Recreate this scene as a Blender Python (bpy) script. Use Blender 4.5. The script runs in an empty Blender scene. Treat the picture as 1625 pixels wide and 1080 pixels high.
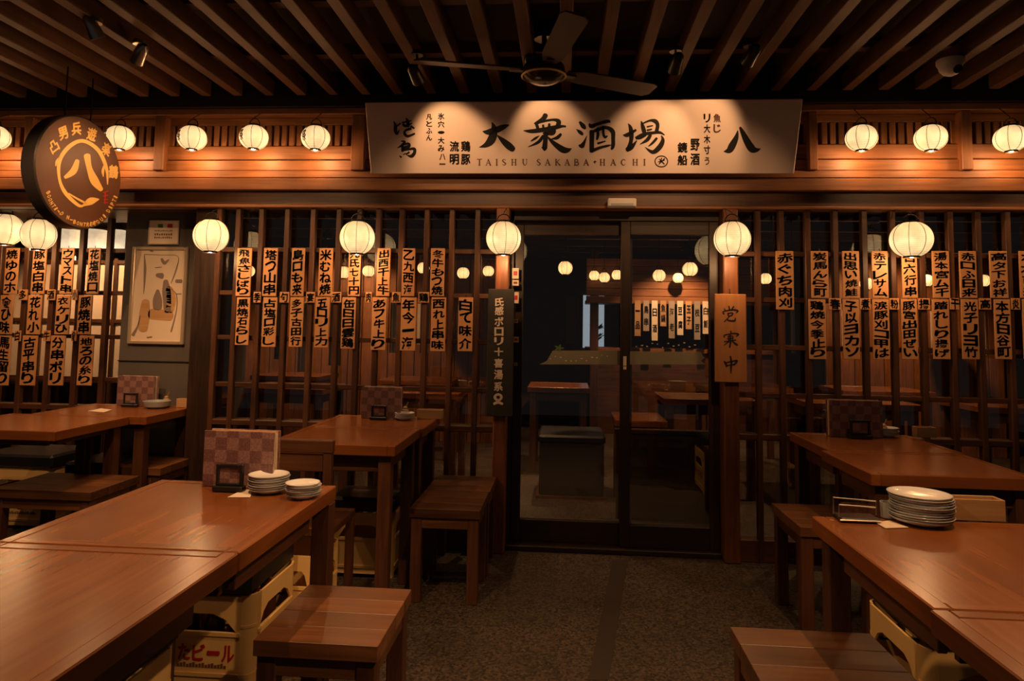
import bpy, bmesh, math, random
from mathutils import Vector, Matrix
random.seed(7)
S = bpy.context.scene
COL = S.collection
# ------------------------------------------------------------------ camera
IW, IH = 1625, 1080
FPX, CX, CY, CAMH = 1100.0, 812.5, 435.0, 1.25
YAW = math.atan(85 / 1100); PITCH = math.atan(85 / 1100); ROLL = 0.017
fw = Vector((-math.sin(YAW) * math.cos(PITCH), math.cos(YAW) * math.cos(PITCH), math.sin(PITCH)))
rt = Vector((math.cos(YAW), math.sin(YAW), 0)); up = rt.cross(fw)
RT = rt * math.cos(ROLL) + up * math.sin(ROLL)
UP = up * math.cos(ROLL) - rt * math.sin(ROLL)
CAM = Vector((0, 0, CAMH))
cd = bpy.data.cameras.new('camera'); co = bpy.data.objects.new('camera', cd); COL.objects.link(co)
cd.sensor_width = 36; cd.lens = FPX / IW * 36; cd.shift_y = (CY - IH / 2) / IW; cd.clip_start = 0.02
m = Matrix((RT, UP, -fw)).transposed().to_4x4(); m.translation = CAM
co.matrix_world = m
S.camera = co

def on(x, y, ax, v):
    """point where the view line of photo pixel x,y meets the plane axis=v"""
    d = RT * ((x - CX) / FPX) + UP * ((CY - y) / FPX) + fw
    return CAM + d * ((v - CAM[ax]) / d[ax])
# ------------------------------------------------------------------ world, exposure
w = bpy.data.worlds.new('dusk'); S.world = w; w.use_nodes = True
bg = w.node_tree.nodes['Background']; bg.inputs[0].default_value = (0.75, 0.66, 0.6, 1); bg.inputs[1].default_value = 0.035
S.view_settings.view_transform = 'Standard'; S.view_settings.look = 'None'
S.view_settings.gamma = 1; S.view_settings.use_curve_mapping = False
S.view_settings.exposure = 0.0
WARM = (1.0, 0.52, 0.22)
BULB = 3.6          # bulb at the open foot of each lantern
LANT = 1.7          # lantern paper emission
WASH = 17           # added out-of-frame spots washing the facade
SPOTW = 95          # added out-of-frame fill spots over tables and aisle
# ------------------------------------------------------------------ materials
MATS = {}
def newmat(name):
    mt = bpy.data.materials.new(name); mt.use_nodes = True
    nt = mt.node_tree; return mt, nt, nt.nodes['Principled BSDF']
def plain(name, col, rough=0.5, metal=0.0, spec=0.5, emit=None, es=0.0, noise=0.0, scale=40, bump=0.0):
    mt, nt, b = newmat(name)
    b.inputs['Base Color'].default_value = (*col, 1); b.inputs['Roughness'].default_value = rough
    b.inputs['Metallic'].default_value = metal; b.inputs['Specular IOR Level'].default_value = spec
    if emit: b.inputs['Emission Color'].default_value = (*emit, 1); b.inputs['Emission Strength'].default_value = es
    if noise or bump:
        tc = nt.nodes.new('ShaderNodeTexCoord'); n = nt.nodes.new('ShaderNodeTexNoise')
        n.inputs['Scale'].default_value = scale; n.inputs['Detail'].default_value = 4
        nt.links.new(tc.outputs['Object'], n.inputs['Vector'])
        if noise:
            r = nt.nodes.new('ShaderNodeMapRange'); r.inputs[1].default_value = .3; r.inputs[2].default_value = .7
            r.inputs[3].default_value = 1 - noise; r.inputs[4].default_value = 1 + noise
            nt.links.new(n.outputs[0], r.inputs[0])
            mx = nt.nodes.new('ShaderNodeVectorMath'); mx.operation = 'SCALE'; mx.inputs[0].default_value = col
            nt.links.new(r.outputs[0], mx.inputs['Scale']); nt.links.new(mx.outputs[0], b.inputs['Base Color'])
        if bump:
            bp = nt.nodes.new('ShaderNodeBump'); bp.inputs['Strength'].default_value = bump; bp.inputs['Distance'].default_value = .004
            nt.links.new(n.outputs[0], bp.inputs['Height']); nt.links.new(bp.outputs[0], b.inputs['Normal'])
    MATS[name] = mt; return mt
def wood(name, c1, c2, axis, rough=0.45, scale=6, var=0.25, bump=0.15, rv=.1):
    """grain streaks along one axis, random tone for each piece"""
    mt, nt, b = newmat(name); N = nt.nodes.new; L = nt.links.new
    tc = N('ShaderNodeTexCoord'); mp = N('ShaderNodeMapping'); sc = [scale * 9] * 3; sc[axis] = scale * .55
    mp.inputs['Scale'].default_value = sc
    oi = N('ShaderNodeObjectInfo'); add = N('ShaderNodeVectorMath'); add.operation = 'ADD'
    sv = N('ShaderNodeVectorMath'); sv.operation = 'SCALE'; sv.inputs[0].default_value = (13, 7, 5)
    L(oi.outputs['Random'], sv.inputs['Scale']); L(tc.outputs['Object'], add.inputs[0]); L(sv.outputs[0], add.inputs[1])
    L(add.outputs[0], mp.inputs['Vector'])
    n = N('ShaderNodeTexNoise'); n.inputs['Scale'].default_value = 1; n.inputs['Detail'].default_value = 5; n.inputs['Distortion'].default_value = 0.6
    L(mp.outputs[0], n.inputs['Vector'])
    n2 = N('ShaderNodeTexNoise'); n2.inputs['Scale'].default_value = 3.5; n2.inputs['Detail'].default_value = 2; L(add.outputs[0], n2.inputs['Vector'])
    mixn = N('ShaderNodeMath'); mixn.operation = 'MULTIPLY_ADD'; mixn.inputs[1].default_value = .45
    L(n2.outputs[0], mixn.inputs[0]); 
    m7 = N('ShaderNodeMath'); m7.operation = 'MULTIPLY'; m7.inputs[1].default_value = .55; L(n.outputs[0], m7.inputs[0]); L(m7.outputs[0], mixn.inputs[2])
    cr = N('ShaderNodeValToRGB'); cr.color_ramp.elements[0].position = .32; cr.color_ramp.elements[1].position = .68
    cr.color_ramp.elements[0].color = (*c1, 1); cr.color_ramp.elements[1].color = (*c2, 1)
    L(mixn.outputs[0], cr.inputs[0])
    hv = N('ShaderNodeMapRange'); hv.inputs[3].default_value = 1 - var; hv.inputs[4].default_value = 1 + var; L(oi.outputs['Random'], hv.inputs[0])
    mul = N('ShaderNodeVectorMath'); mul.operation = 'SCALE'; L(cr.outputs[0], mul.inputs[0]); L(hv.outputs[0], mul.inputs['Scale'])
    L(mul.outputs[0], b.inputs['Base Color'])
    rr = N('ShaderNodeMapRange'); rr.inputs[3].default_value = rough - rv * .8; rr.inputs[4].default_value = rough + rv * 1.2; L(n.outputs[0], rr.inputs[0]); L(rr.outputs[0], b.inputs['Roughness'])
    if bump > .01:
        bp = N('ShaderNodeBump'); bp.inputs['Strength'].default_value = bump; bp.inputs['Distance'].default_value = .003
        L(n.outputs[0], bp.inputs['Height']); L(bp.outputs[0], b.inputs['Normal'])
    MATS[name] = mt; return mt
for a, k in enumerate('xyz'):
    wood('door_' + k, (.012, .006, .004), (.04, .017, .008), a, .45)
    wood('frame_' + k, (.032, .013, .007), (.115, .045, .021), a, .42)              # dark red-brown lattice and posts
    wood('cedar_' + k, (.14, .048, .014), (.33, .125, .04), a, .5)                # warm frieze boards
    wood('table_' + k, (.145, .045, .0105), (.245, .080, .019), a, .25, 4, .05, .004, .035) # lacquered table tops
    wood('leg_' + k, (.045, .017, .008), (.12, .045, .018), a, .45)
    wood('slat_' + k, (.07, .03, .013), (.17, .075, .03), a, .55)
    wood('bench_' + k, (.06, .024, .010), (.19, .078, .029), a, .38, 5, .3)
wood('plaque', (.50, .24, .10), (.62, .32, .14), 2, .55, 5, .07, .05)
wood('signwood', (.36, .15, .05), (.48, .21, .075), 2, .5, 5, .03, .05)
wood('palewood', (.30, .17, .08), (.45, .27, .13), 0, .5)
plain('ink', (.006, .005, .005), .6)
plain('inkfade', (.16, .075, .045), .6)
plain('signwhite', (.80, .66, .60), .65, spec=.2)
plain('blackpaint', (.012, .011, .011), .5)
plain('ceilingboard', (.045, .026, .015), .8, noise=.3, scale=3)
plain('greywall', (.082, .071, .066), .75, noise=.12, scale=5, bump=.1)
plain('iron', (.015, .013, .012), .4, metal=.6)
plain('steel', (.5, .48, .45), .3, metal=.9)
plain('gold', (.80, .50, .14), .45)
plain('discface', (.095, .034, .014), .45, noise=.15, scale=8)
plain('discrim', (.03, .025, .025), .35)
plain('red', (.46, .014, .02), .5)
plain('crate', (.80, .54, .22), .42, spec=.4, noise=.06, scale=9)
plain('cushion', (.008, .009, .013), .45, noise=.2, scale=20)
plain('porcelain', (.70, .70, .72), .18)
plain('glaze', (.33, .36, .37), .25)
plain('paper', (.75, .62, .5), .7)
plain('papercream', (.62, .52, .42), .7)
plain('whiteplastic', (.6, .56, .52), .4)
plain('blackplastic', (.012, .012, .013), .3)
plain('fanblade', (.05, .022, .011), .45)
plain('fanmotor', (.02, .014, .010), .18, metal=.3)
plain('brownglass', (.09, .03, .01), .1)
plain('posterart', (.30, .17, .12), .6); plain('posterart2', (.20, .15, .13), .6)
plain('silverframe', (.62, .50, .38), .35, metal=.6)
plain('green', (.08, .17, .03), .6); plain('bannercloth', (.025, .022, .021), .8, noise=.15, scale=30)
plain('whiteletter', (.75, .62, .5), .6)
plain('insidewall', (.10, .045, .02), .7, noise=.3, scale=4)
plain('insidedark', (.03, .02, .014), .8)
plain('stain', (.26, .22, .19), .7)
plain('rabbit', (.35, .2, .11), .4)
def lantern_mat(name, hoops, strength, col=(1.0, .65, .30)):
    mt, nt, b = newmat(name); N = nt.nodes.new; L = nt.links.new
    b.inputs['Base Color'].default_value = (.75, .62, .42, 1); b.inputs['Roughness'].default_value = .7
    tc = N('ShaderNodeTexCoord'); sp = N('ShaderNodeSeparateXYZ'); L(tc.outputs['Object'], sp.inputs[0])
    s = N('ShaderNodeMath'); s.operation = 'MULTIPLY'; s.inputs[1].default_value = hoops; L(sp.outputs['Z'], s.inputs[0])
    si = N('ShaderNodeMath'); si.operation = 'SINE'; L(s.outputs[0], si.inputs[0])
    pw = N('ShaderNodeMapRange'); pw.inputs[1].default_value = .55; pw.inputs[2].default_value = 1; pw.inputs[3].default_value = 1; pw.inputs[4].default_value = .68; L(si.outputs[0], pw.inputs[0])
    n = N('ShaderNodeTexNoise'); n.inputs['Scale'].default_value = 14; L(tc.outputs['Object'], n.inputs['Vector'])
    nr = N('ShaderNodeMapRange'); nr.inputs[1].default_value = .3; nr.inputs[2].default_value = .7; nr.inputs[3].default_value = .75 * strength; nr.inputs[4].default_value = 1.2 * strength; L(n.outputs[0], nr.inputs[0])
    mu = N('ShaderNodeMath'); mu.operation = 'MULTIPLY'; L(pw.outputs[0], mu.inputs[0]); L(nr.outputs[0], mu.inputs[1])
    gz = N('ShaderNodeMath'); gz.operation = 'ADD'; gz.inputs[1].default_value = .018; L(sp.outputs['Z'], gz.inputs[0])
    ga = N('ShaderNodeMath'); ga.operation = 'ABSOLUTE'; L(gz.outputs[0], ga.inputs[0])
    gr = N('ShaderNodeMapRange'); gr.inputs[1].default_value = 0; gr.inputs[2].default_value = .1; gr.inputs[3].default_value = 1.1; gr.inputs[4].default_value = .55; L(ga.outputs[0], gr.inputs[0])
    m2 = N('ShaderNodeMath'); m2.operation = 'MULTIPLY'; L(mu.outputs[0], m2.inputs[0]); L(gr.outputs[0], m2.inputs[1]); mu = m2
    b.inputs['Emission Color'].default_value = (*col, 1); L(mu.outputs[0], b.inputs['Emission Strength'])
    MATS[name] = mt
lantern_mat('lanternpaper', 620, LANT * .8)
lantern_mat('lanternsmall', 620, LANT * .78)
lantern_mat('lanterninside', 620, 2.2, (1.0, .58, .22))
lantern_mat('lampinside', 620, 1.7, (1.0, .76, .48))
def floor_mat():
    mt, nt, b = newmat('terrazzo'); N = nt.nodes.new; L = nt.links.new
    tc = N('ShaderNodeTexCoord'); v = N('ShaderNodeTexVoronoi'); v.inputs['Scale'].default_value = 110; L(tc.outputs['Object'], v.inputs['Vector'])
    cr = N('ShaderNodeValToRGB'); cr.color_ramp.elements[0].color = (.020, .014, .010, 1); cr.color_ramp.elements[1].color = (.105, .076, .054, 1)
    cr.color_ramp.elements[0].position = .2; cr.color_ramp.elements[1].position = .9
    L(v.outputs['Color'], cr.inputs[0])
    n = N('ShaderNodeTexNoise'); n.inputs['Scale'].default_value = 1.6; n.inputs['Detail'].default_value = 5; L(tc.outputs['Object'], n.inputs['Vector'])
    nr = N('ShaderNodeMapRange'); nr.inputs[1].default_value = .3; nr.inputs[2].default_value = .7; nr.inputs[3].default_value = .6; nr.inputs[4].default_value = 1.2; L(n.outputs[0], nr.inputs[0])
    mu = N('ShaderNodeVectorMath'); mu.operation = 'SCALE'; L(cr.outputs[0], mu.inputs[0]); L(nr.outputs[0], mu.inputs['Scale']); L(mu.outputs[0], b.inputs['Base Color'])
    b.inputs['Roughness'].default_value = .6
    bp = N('ShaderNodeBump'); bp.inputs['Strength'].default_value = .4; bp.inputs['Distance'].default_value = .003; L(v.outputs['Distance'], bp.inputs['Height']); L(bp.outputs[0], b.inputs['Normal'])
    MATS['terrazzo'] = mt
floor_mat()
def glass_mat(name, rough=0.0, tint=(.93, .93, .93)):
    mt, nt, b = newmat(name); nt.nodes.remove(b); N = nt.nodes.new; L = nt.links.new
    t = N('ShaderNodeBsdfTransparent'); t.inputs[0].default_value = (*tint, 1)
    g = N('ShaderNodeBsdfGlossy'); g.inputs['Roughness'].default_value = rough
    fr = N('ShaderNodeFresnel'); gm = N('ShaderNodeNewGeometry'); io = N('ShaderNodeMapRange'); io.inputs[3].default_value = 2.0; io.inputs[4].default_value = .5
    L(gm.outputs['Backfacing'], io.inputs[0]); L(io.outputs[0], fr.inputs[0])       # thin pane: no total reflection on the way out
    mx = N('ShaderNodeMixShader'); L(fr.outputs[0], mx.inputs[0]); L(t.outputs[0], mx.inputs[1]); L(g.outputs[0], mx.inputs[2])
    L(mx.outputs[0], nt.nodes['Material Output'].inputs['Surface']); MATS[name] = mt
glass_mat('glass'); glass_mat('acrylic', .05, (.8, .8, .82))
def film_mat():
    mt, nt, b = newmat('film'); N = nt.nodes.new; L = nt.links.new
    b.inputs['Base Color'].default_value = (.32, .29, .20, 1); b.inputs['Roughness'].default_value = .6
    b.inputs['Alpha'].default_value = .72; MATS['film'] = mt
film_mat()
def checker_mat():
    """woven-look checks printed on the menu covers"""
    mt, nt, b = newmat('menucover'); N = nt.nodes.new; L = nt.links.new
    tc = N('ShaderNodeTexCoord'); c = N('ShaderNodeTexChecker'); c.inputs['Scale'].default_value = 1 / .038
    ad = N('ShaderNodeVectorMath'); ad.operation = 'ADD'; ad.inputs[1].default_value = (.0005, .0003, .0007)
    L(tc.outputs['Object'], ad.inputs[0]); L(ad.outputs[0], c.inputs['Vector'])
    c.inputs['Color1'].default_value = (.15, .072, .072, 1); c.inputs['Color2'].default_value = (.235, .13, .125, 1)
    n = N('ShaderNodeTexNoise'); n.inputs['Scale'].default_value = 160; n.inputs['Detail'].default_value = 2; L(tc.outputs['Object'], n.inputs['Vector'])
    nr = N('ShaderNodeMapRange'); nr.inputs[1].default_value = .35; nr.inputs[2].default_value = .65; nr.inputs[3].default_value = .75; nr.inputs[4].default_value = 1.25; L(n.outputs[0], nr.inputs[0])
    mu = N('ShaderNodeVectorMath'); mu.operation = 'SCALE'; L(c.outputs['Color'], mu.inputs[0]); L(nr.outputs[0], mu.inputs['Scale']); L(mu.outputs[0], b.inputs['Base Color'])
    b.inputs['Roughness'].default_value = .5; MATS['menucover'] = mt
checker_mat()
# ------------------------------------------------------------------ mesh builder
GLY = {}
def glyph(ch):
    if ch not in GLY:
        c = bpy.data.curves.new('glyph', 'FONT'); c.body = ch; c.resolution_u = 2; c.offset = .008; c.fill_mode = 'FRONT'
        o = bpy.data.objects.new('glyph', c); COL.objects.link(o)
        dg = bpy.context.evaluated_depsgraph_get(); e = o.evaluated_get(dg); me = e.to_mesh()
        vs = [tuple(v.co[:2]) for v in me.vertices]; fs = [tuple(p.vertices) for p in me.polygons]
        e.to_mesh_clear(); bpy.data.objects.remove(o); bpy.data.curves.remove(c)
        if vs:
            xs = [v[0] for v in vs]; ys = [v[1] for v in vs]
            GLY[ch] = (vs, fs, (min(xs), max(xs), min(ys), max(ys)))
        else: GLY[ch] = ([], [], (0, 1, 0, 1))
    return GLY[ch]
class MB:
    def __init__(s): s.v = []; s.f = []
    def add(s, vs, fs, M=None):
        b = len(s.v)
        s.v += [tuple(M @ Vector(v)) if M else tuple(v) for v in vs]
        s.f += [tuple(b + i for i in f) for f in fs]; return s
    def box(s, x0, x1, y0, y1, z0, z1, bev=0.0, M=None):
        x0, x1 = sorted((x0, x1)); y0, y1 = sorted((y0, y1)); z0, z1 = sorted((z0, z1))
        if bev <= 0:
            return s.add([(x, y, z) for x in (x0, x1) for y in (y0, y1) for z in (z0, z1)],
                         [(0, 1, 3, 2), (4, 6, 7, 5), (0, 4, 5, 1), (2, 3, 7, 6), (0, 2, 6, 4), (1, 5, 7, 3)], M)
        bev = min(bev, .45 * min(x1 - x0, y1 - y0, z1 - z0))
        bm = bmesh.new(); bmesh.ops.create_cube(bm, size=1)
        for v in bm.verts: v.co = ((x0 + x1) / 2 + v.co.x * (x1 - x0), (y0 + y1) / 2 + v.co.y * (y1 - y0), (z0 + z1) / 2 + v.co.z * (z1 - z0))
        bmesh.ops.bevel(bm, geom=bm.edges[:], offset=bev, segments=1, affect='EDGES')
        bm.verts.index_update()
        s.add([v.co[:] for v in bm.verts], [tuple(v.index for v in f.verts) for f in bm.faces], M); bm.free(); return s
    def lathe(s, prof, n=20, c=(0, 0, 0), M=None, caps=True):
        vs = []; fs = []
        for r, z in prof:
            for k in range(n):
                a = 2 * math.pi * k / n; vs.append((c[0] + r * math.cos(a), c[1] + r * math.sin(a), c[2] + z))
        for i in range(len(prof) - 1):
            for k in range(n):
                fs.append((i * n + k, i * n + (k + 1) % n, (i + 1) * n + (k + 1) % n, (i + 1) * n + k))
        if caps: fs.append(tuple(range(n))[::-1]); fs.append(tuple((len(prof) - 1) * n + k for k in range(n)))
        return s.add(vs, fs, M)
    def tube(s, pts, r, n=6, M=None):
        pts = [Vector(p) for p in pts]; vs = []; fs = []
        for i, p in enumerate(pts):
            d = (pts[min(i + 1, len(pts) - 1)] - pts[max(i - 1, 0)]).normalized()
            a = d.orthogonal().normalized() if i == 0 else (pa - d * pa.dot(d)).normalized()
            pa = a; b = d.cross(a)
            for k in range(n):
                t = 2 * math.pi * k / n; vs.append(tuple(p + a * (r * math.cos(t)) + b * (r * math.sin(t))))
        for i in range(len(pts) - 1):
            for k in range(n): fs.append((i * n + k, i * n + (k + 1) % n, (i + 1) * n + (k + 1) % n, (i + 1) * n + k))
        fs += [tuple(range(n))[::-1], tuple((len(pts) - 1) * n + k for k in range(n))]
        return s.add(vs, fs, M)
    def prism(s, outline, a0, a1, M=None):
        """outline in local x,z extruded along local y"""
        n = len(outline)
        vs = [(x, a0, z) for x, z in outline] + [(x, a1, z) for x, z in outline]
        fs = [tuple(range(n)), tuple(range(2 * n - 1, n - 1, -1))] + [(i, i + n, (i + 1) % n + n, (i + 1) % n) for i in range(n)]
        return s.add(vs, fs, M)
    def stroke(s, pts, M):
        """brush stroke: (x, y, half width) smoothed and swept flat in local x,z"""
        P = [Vector(p) for p in pts]; Q = []
        for i in range(len(P) - 1):
            p0 = P[max(i - 1, 0)]; p1 = P[i]; p2 = P[i + 1]; p3 = P[min(i + 2, len(P) - 1)]
            for k in range(5):
                t = k / 5
                Q.append(.5 * ((2 * p1) + (p2 - p0) * t + (2 * p0 - 5 * p1 + 4 * p2 - p3) * t * t + (3 * p1 - p0 - 3 * p2 + p3) * t ** 3))
        Q.append(P[-1]); L = []; R_ = []
        for i, q in enumerate(Q):
            a = Q[max(i - 1, 0)]; b = Q[min(i + 1, len(Q) - 1)]
            d = Vector((b.x - a.x, b.y - a.y)); d = d.normalized() if d.length > 1e-9 else Vector((1, 0))
            nrm = Vector((-d.y, d.x)); hw = max(q.z, .0)
            L.append((q.x + nrm.x * hw, q.y + nrm.y * hw)); R_.append((q.x - nrm.x * hw, q.y - nrm.y * hw))
        vs = [M(x, y) for x, y in L] + [M(x, y) for x, y in R_]; n = len(Q)
        fs = [(i, i + 1, n + i + 1, n + i) for i in range(n - 1)]
        for e, sg in ((0, -1), (n - 1, 1)):            # round the ends
            a = Q[max(e - 1, 0)]; b = Q[min(e + 1, n - 1)]; d = Vector((b.x - a.x, b.y - a.y))
            if d.length > 1e-9 and Q[e].z > 0:
                d = d.normalized() * sg; nr = Vector((-d.y, d.x)); base = len(vs); hw = Q[e].z
                vs.append(M(Q[e].x, Q[e].y))
                for k in range(7):
                    t = -math.pi / 2 + math.pi * k / 6
                    vs.append(M(Q[e].x + hw * (d.x * math.cos(t) * .7 + nr.x * math.sin(t)), Q[e].y + hw * (d.y * math.cos(t) * .7 + nr.y * math.sin(t))))
                fs += [(base, base + k + 1, base + k + 2) for k in range(6)]
        return s.add(vs, fs)
    def glyphs(s, ch, cx, cz, wd, ht, M, shear=0.0, dn=(0, 0, 0)):
        vs, fs, (a, b, c, d) = glyph(ch)
        if not vs: return s
        kx = wd / max(b - a, .25); kz = ht / max(d - c, .55)
        for k, (ox, oy) in enumerate(((-.028, .0), (.028, .01), (.0, -.028), (.0, .024))):      # overlaid copies thicken the strokes
            T = Matrix.Translation(Vector(dn) * k)
            s.add([M(cx + (x + ox - (a + b) / 2) * kx, cz + (y + oy - (c + d) / 2) * kz + shear * (x - (a + b) / 2) * kx) for x, y in vs], fs, T if any(dn) else None)
        return s
    def build(s, name, mat, parent=None, smooth=False, loc=None):
        me = bpy.data.meshes.new(name); me.from_pydata(s.v, [], s.f); me.materials.append(MATS[mat])
        bm = bmesh.new(); bm.from_mesh(me); bmesh.ops.recalc_face_normals(bm, faces=bm.faces[:]); bm.to_mesh(me); bm.free()
        if smooth:
            me.polygons.foreach_set('use_smooth', [True] * len(me.polygons))
            me.set_sharp_from_angle(angle=math.radians(40))
        o = bpy.data.objects.new(name, me); COL.objects.link(o)
        if parent: o.parent = parent
        if loc: o.location = loc
        return o
def B(*a, **k): return MB().box(*a, **k)
def tag(o, label, cat, group=None):
    o['label'] = label; o['category'] = cat
    if group: o['group'] = group
    return o
def thing(name, label, cat, loc=(0, 0, 0), rz=0.0, group=None):
    o = bpy.data.objects.new(name, None); COL.objects.link(o); o.location = loc; o.rotation_euler = (0, 0, rz); o.empty_display_size = .05
    return tag(o, label, cat, group)
def struct(o): o['kind'] = 'structure'; return o
def sempty(name, loc=(0, 0, 0)):
    o = bpy.data.objects.new(name, None); COL.objects.link(o); o.location = loc; o['kind'] = 'structure'; return o
def copytree(src, loc, label=None, rz=None):
    r = src.copy(); COL.objects.link(r); r.location = loc
    if rz is not None: r.rotation_euler = (0, 0, rz)
    if label: r['label'] = label
    for ch in src.children:
        c = ch.copy(); COL.objects.link(c); c.parent = r
        for g in ch.children:
            d = g.copy(); COL.objects.link(d); d.parent = c
    return r
ORD = ['first', 'second', 'third', 'fourth', 'fifth', 'sixth', 'seventh', 'eighth', 'ninth', 'tenth', 'eleventh']
# ================================================================== SETTING
F = 4.0        # front of the facade
FL = 4.45      # the bay left of the grey pillar stands further back
struct(B(-6, 6, -2, 10.2, -.1, 0).build('floor', 'terrazzo'))
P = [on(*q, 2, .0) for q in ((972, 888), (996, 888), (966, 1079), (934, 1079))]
MB().add([(q.x, q.y, z) for z in (.0, .002) for q in P], [(0, 1, 2, 3), (4, 5, 6, 7), (0, 1, 5, 4), (1, 2, 6, 5), (2, 3, 7, 6), (3, 0, 4, 7)]).build('dark_floor_strip', 'insidedark', bpy.data.objects['floor'])  # thin dark strip laid on the floor
# ceiling with slats
ceil = struct(B(-6, 6, -1, 4.3, 2.74, 2.84).build('ceiling', 'ceilingboard'))
XS = on(293, 155, 1, F).x; SP = (on(1389, 155, 1, F).x - XS) / 21
sl = B(-.028, .028, -.6, 3.9, 2.60, 2.69, .003)
first = None
for i in range(-9, 31):
    if first is None:
        first = sl.build('slat', 'slat_y', ceil); first.location.x = XS + SP * i
    else:
        o = first.copy(); COL.objects.link(o); o.location.x = XS + SP * i
for y in (.6, 1.75, 2.95, 3.55):
    B(-5.5, 5.5, y - .03, y + .03, 2.69, 2.74).build('batten', 'slat_x', ceil)
B(-5.5, 5.5, 2.56, 2.62, 2.57, 2.60, bev=.003).build('cross_beam', 'slat_x', ceil)
# black beam that takes the slat ends
struct(B(-6, 6, 3.90, 4.02, 2.535, 2.74).build('trim_1', 'blackpaint'))
# facade: everything above the openings
wf = sempty('wall_front')
def wpart(name, mat, *a, bev=.004): return B(*a, bev=bev).build(name, mat, wf)
wpart('backing_board', 'frame_x', -5.2, 4.6, 4.04, 4.08, 1.95, 2.74)
wpart('top_rail', 'cedar_x', -5.2, 4.6, 3.93, 4.04, 2.495, 2.535)
wpart('upper_board', 'cedar_x', -5.2, 4.6, 4.0, 4.04, 2.45, 2.495)
wpart('frieze_board', 'cedar_x', -5.2, 4.6, 3.985, 4.04, 2.235, 2.318)
wpart('frieze_board', 'cedar_x', -5.2, 4.6, 3.975, 4.04, 2.165, 2.228)
wpart('ledge_board', 'cedar_x', -5.2, 4.6, 3.955, 4.04, 2.118, 2.160)
wpart('beam', 'cedar_x', -5.2, 4.6, 3.93, 4.04, 2.040, 2.110)
wpart('lintel', 'frame_x', -5.2, 4.6, 3.965, 4.04, 1.955, 2.040)
wpart('lintel_rail', 'cedar_x', -5.2, 4.6, 3.945, 4.04, 1.937, 1.955)
for a, b in ((39, 52), (246, 262), (558, 579), (1283, 1297), (1525, 1542)):
    x0 = on(a, 225, 1, 3.95).x; x1 = on(b, 225, 1, 3.95).x
    wpart('bay_post', 'cedar_z', x0, x1, 3.94, 4.04, 2.161, 2.494)
slz = None
for a, b in ((-60, 37), (54, 245), (264, 557), (1298, 1524), (1543, 1720)):
    x = on(a, 215, 1, 4.0).x + .012; xe = on(b, 215, 1, 4.0).x - .012
    n = round((xe - x) / .047); st = (xe - x) / n
    for i in range(n):
        c = x + st * (i + .5)
        if slz is None:
            slz = B(-.016, .016, 3.998, 4.04, 2.32, 2.45, bev=.003).build('frieze_slat', 'cedar_z', wf); slz.location.x = c
        else:
            o = slz.copy(); COL.objects.link(o); o.location.x = c
# grey pillar between the two left bays
px0 = on(193, 480, 1, 4.2).x; px1 = on(331, 480, 1, 4.2).x
pil = struct(B(px0, px1, 4.2, 4.75, 0, 1.955, bev=.006).build('wall_pillar', 'greywall'))
B(px0 - .0, px1, 4.192, 4.2, 1.0, 1.006).build('joint_line', 'blackpaint', pil)
struct(B(px1, -2.06, 4.0, 4.24, 0, 1.955, bev=.004).build('trim_2', 'door_z'))
# soffit closing the recess above the left bay
struct(B(-5.2, px1, 4.08, 4.6, 1.94, 1.99).build('trim_3', 'frame_x'))
# ---- lattice windows
def lattice(name, y, xs, x0, x1, rails, zb, zt, bw=.030):
    e = sempty(name)
    for i, x in enumerate(xs):
        B(x - bw / 2, x + bw / 2, y - .035, y + .005, zb, zt, bev=.003).build('bar', 'frame_z', e)
    for z in rails:
        B(x0, x1, y - .015, y + .01, z - .014, z + .014, bev=.003).build('rail', 'frame_x', e)
    B(x0, x1, y - .03, y + .05, .655, .69, bev=.004).build('sill_rail', 'frame_x', e)
    B(x0, x1, y - .03, y + .05, 0, .12, bev=.004).build('base_rail', 'frame_x', e)
    B(x0, x1, y + .022, y + .026, .12, zt).build('pane', 'glass', e)
    return e
XM = [on(p, 360, 1, 3.965).x for p in (347, 377, 414, 455, 496, 537, 570, 600, 637, 677, 717, 758)]
XR = [on(p, 360, 1, 3.965).x for p in (1203, 1240, 1282, 1326, 1372, 1417, 1463, 1509, 1553, 1600, 1646, 1692, 1738)]
XL = [on(p, 390, 1, FL - .035).x for p in (-87, -44, 0, 43, 86, 129, 172)]
xpl = (on(786, 450, 1, 3.93).x, on(807, 450, 1, 3.93).x); xpr = (on(1148, 450, 1, 3.93).x, on(1172, 450, 1, 3.93).x)
lattice('window_2', F, XM, -2.06, xpl[0], (1.69, 1.43, 1.165, .89), .0, 1.937)
lattice('window_3', F, XR, xpr[1], 3.3, (1.69, 1.43, 1.165, .90), .0, 1.937)
zl = [on(110, p, 1, FL).z for p in (397, 464, 533, 600)]
lattice('window_1', FL, XL, -5.0, px0, zl, .0, 1.99, .034)
struct(B(xpl[0], xpl[1], 3.93, 4.06, 0, 1.937, bev=.006).build('trim_4', 'cedar_z'))
struct(B(xpr[0], xpr[1], 3.93, 4.06, 0, 1.937, bev=.006).build('trim_5', 'cedar_z'))
for o in (bpy.data.objects['trim_4'], bpy.data.objects['trim_5']): o.data.materials[0] = MATS['frame_z']
wood('post_z', (.10, .032, .011), (.25, .085, .028), 2, .45)
for o in (bpy.data.objects['trim_4'], bpy.data.objects['trim_5']): o.data.materials[0] = MATS['post_z']
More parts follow.
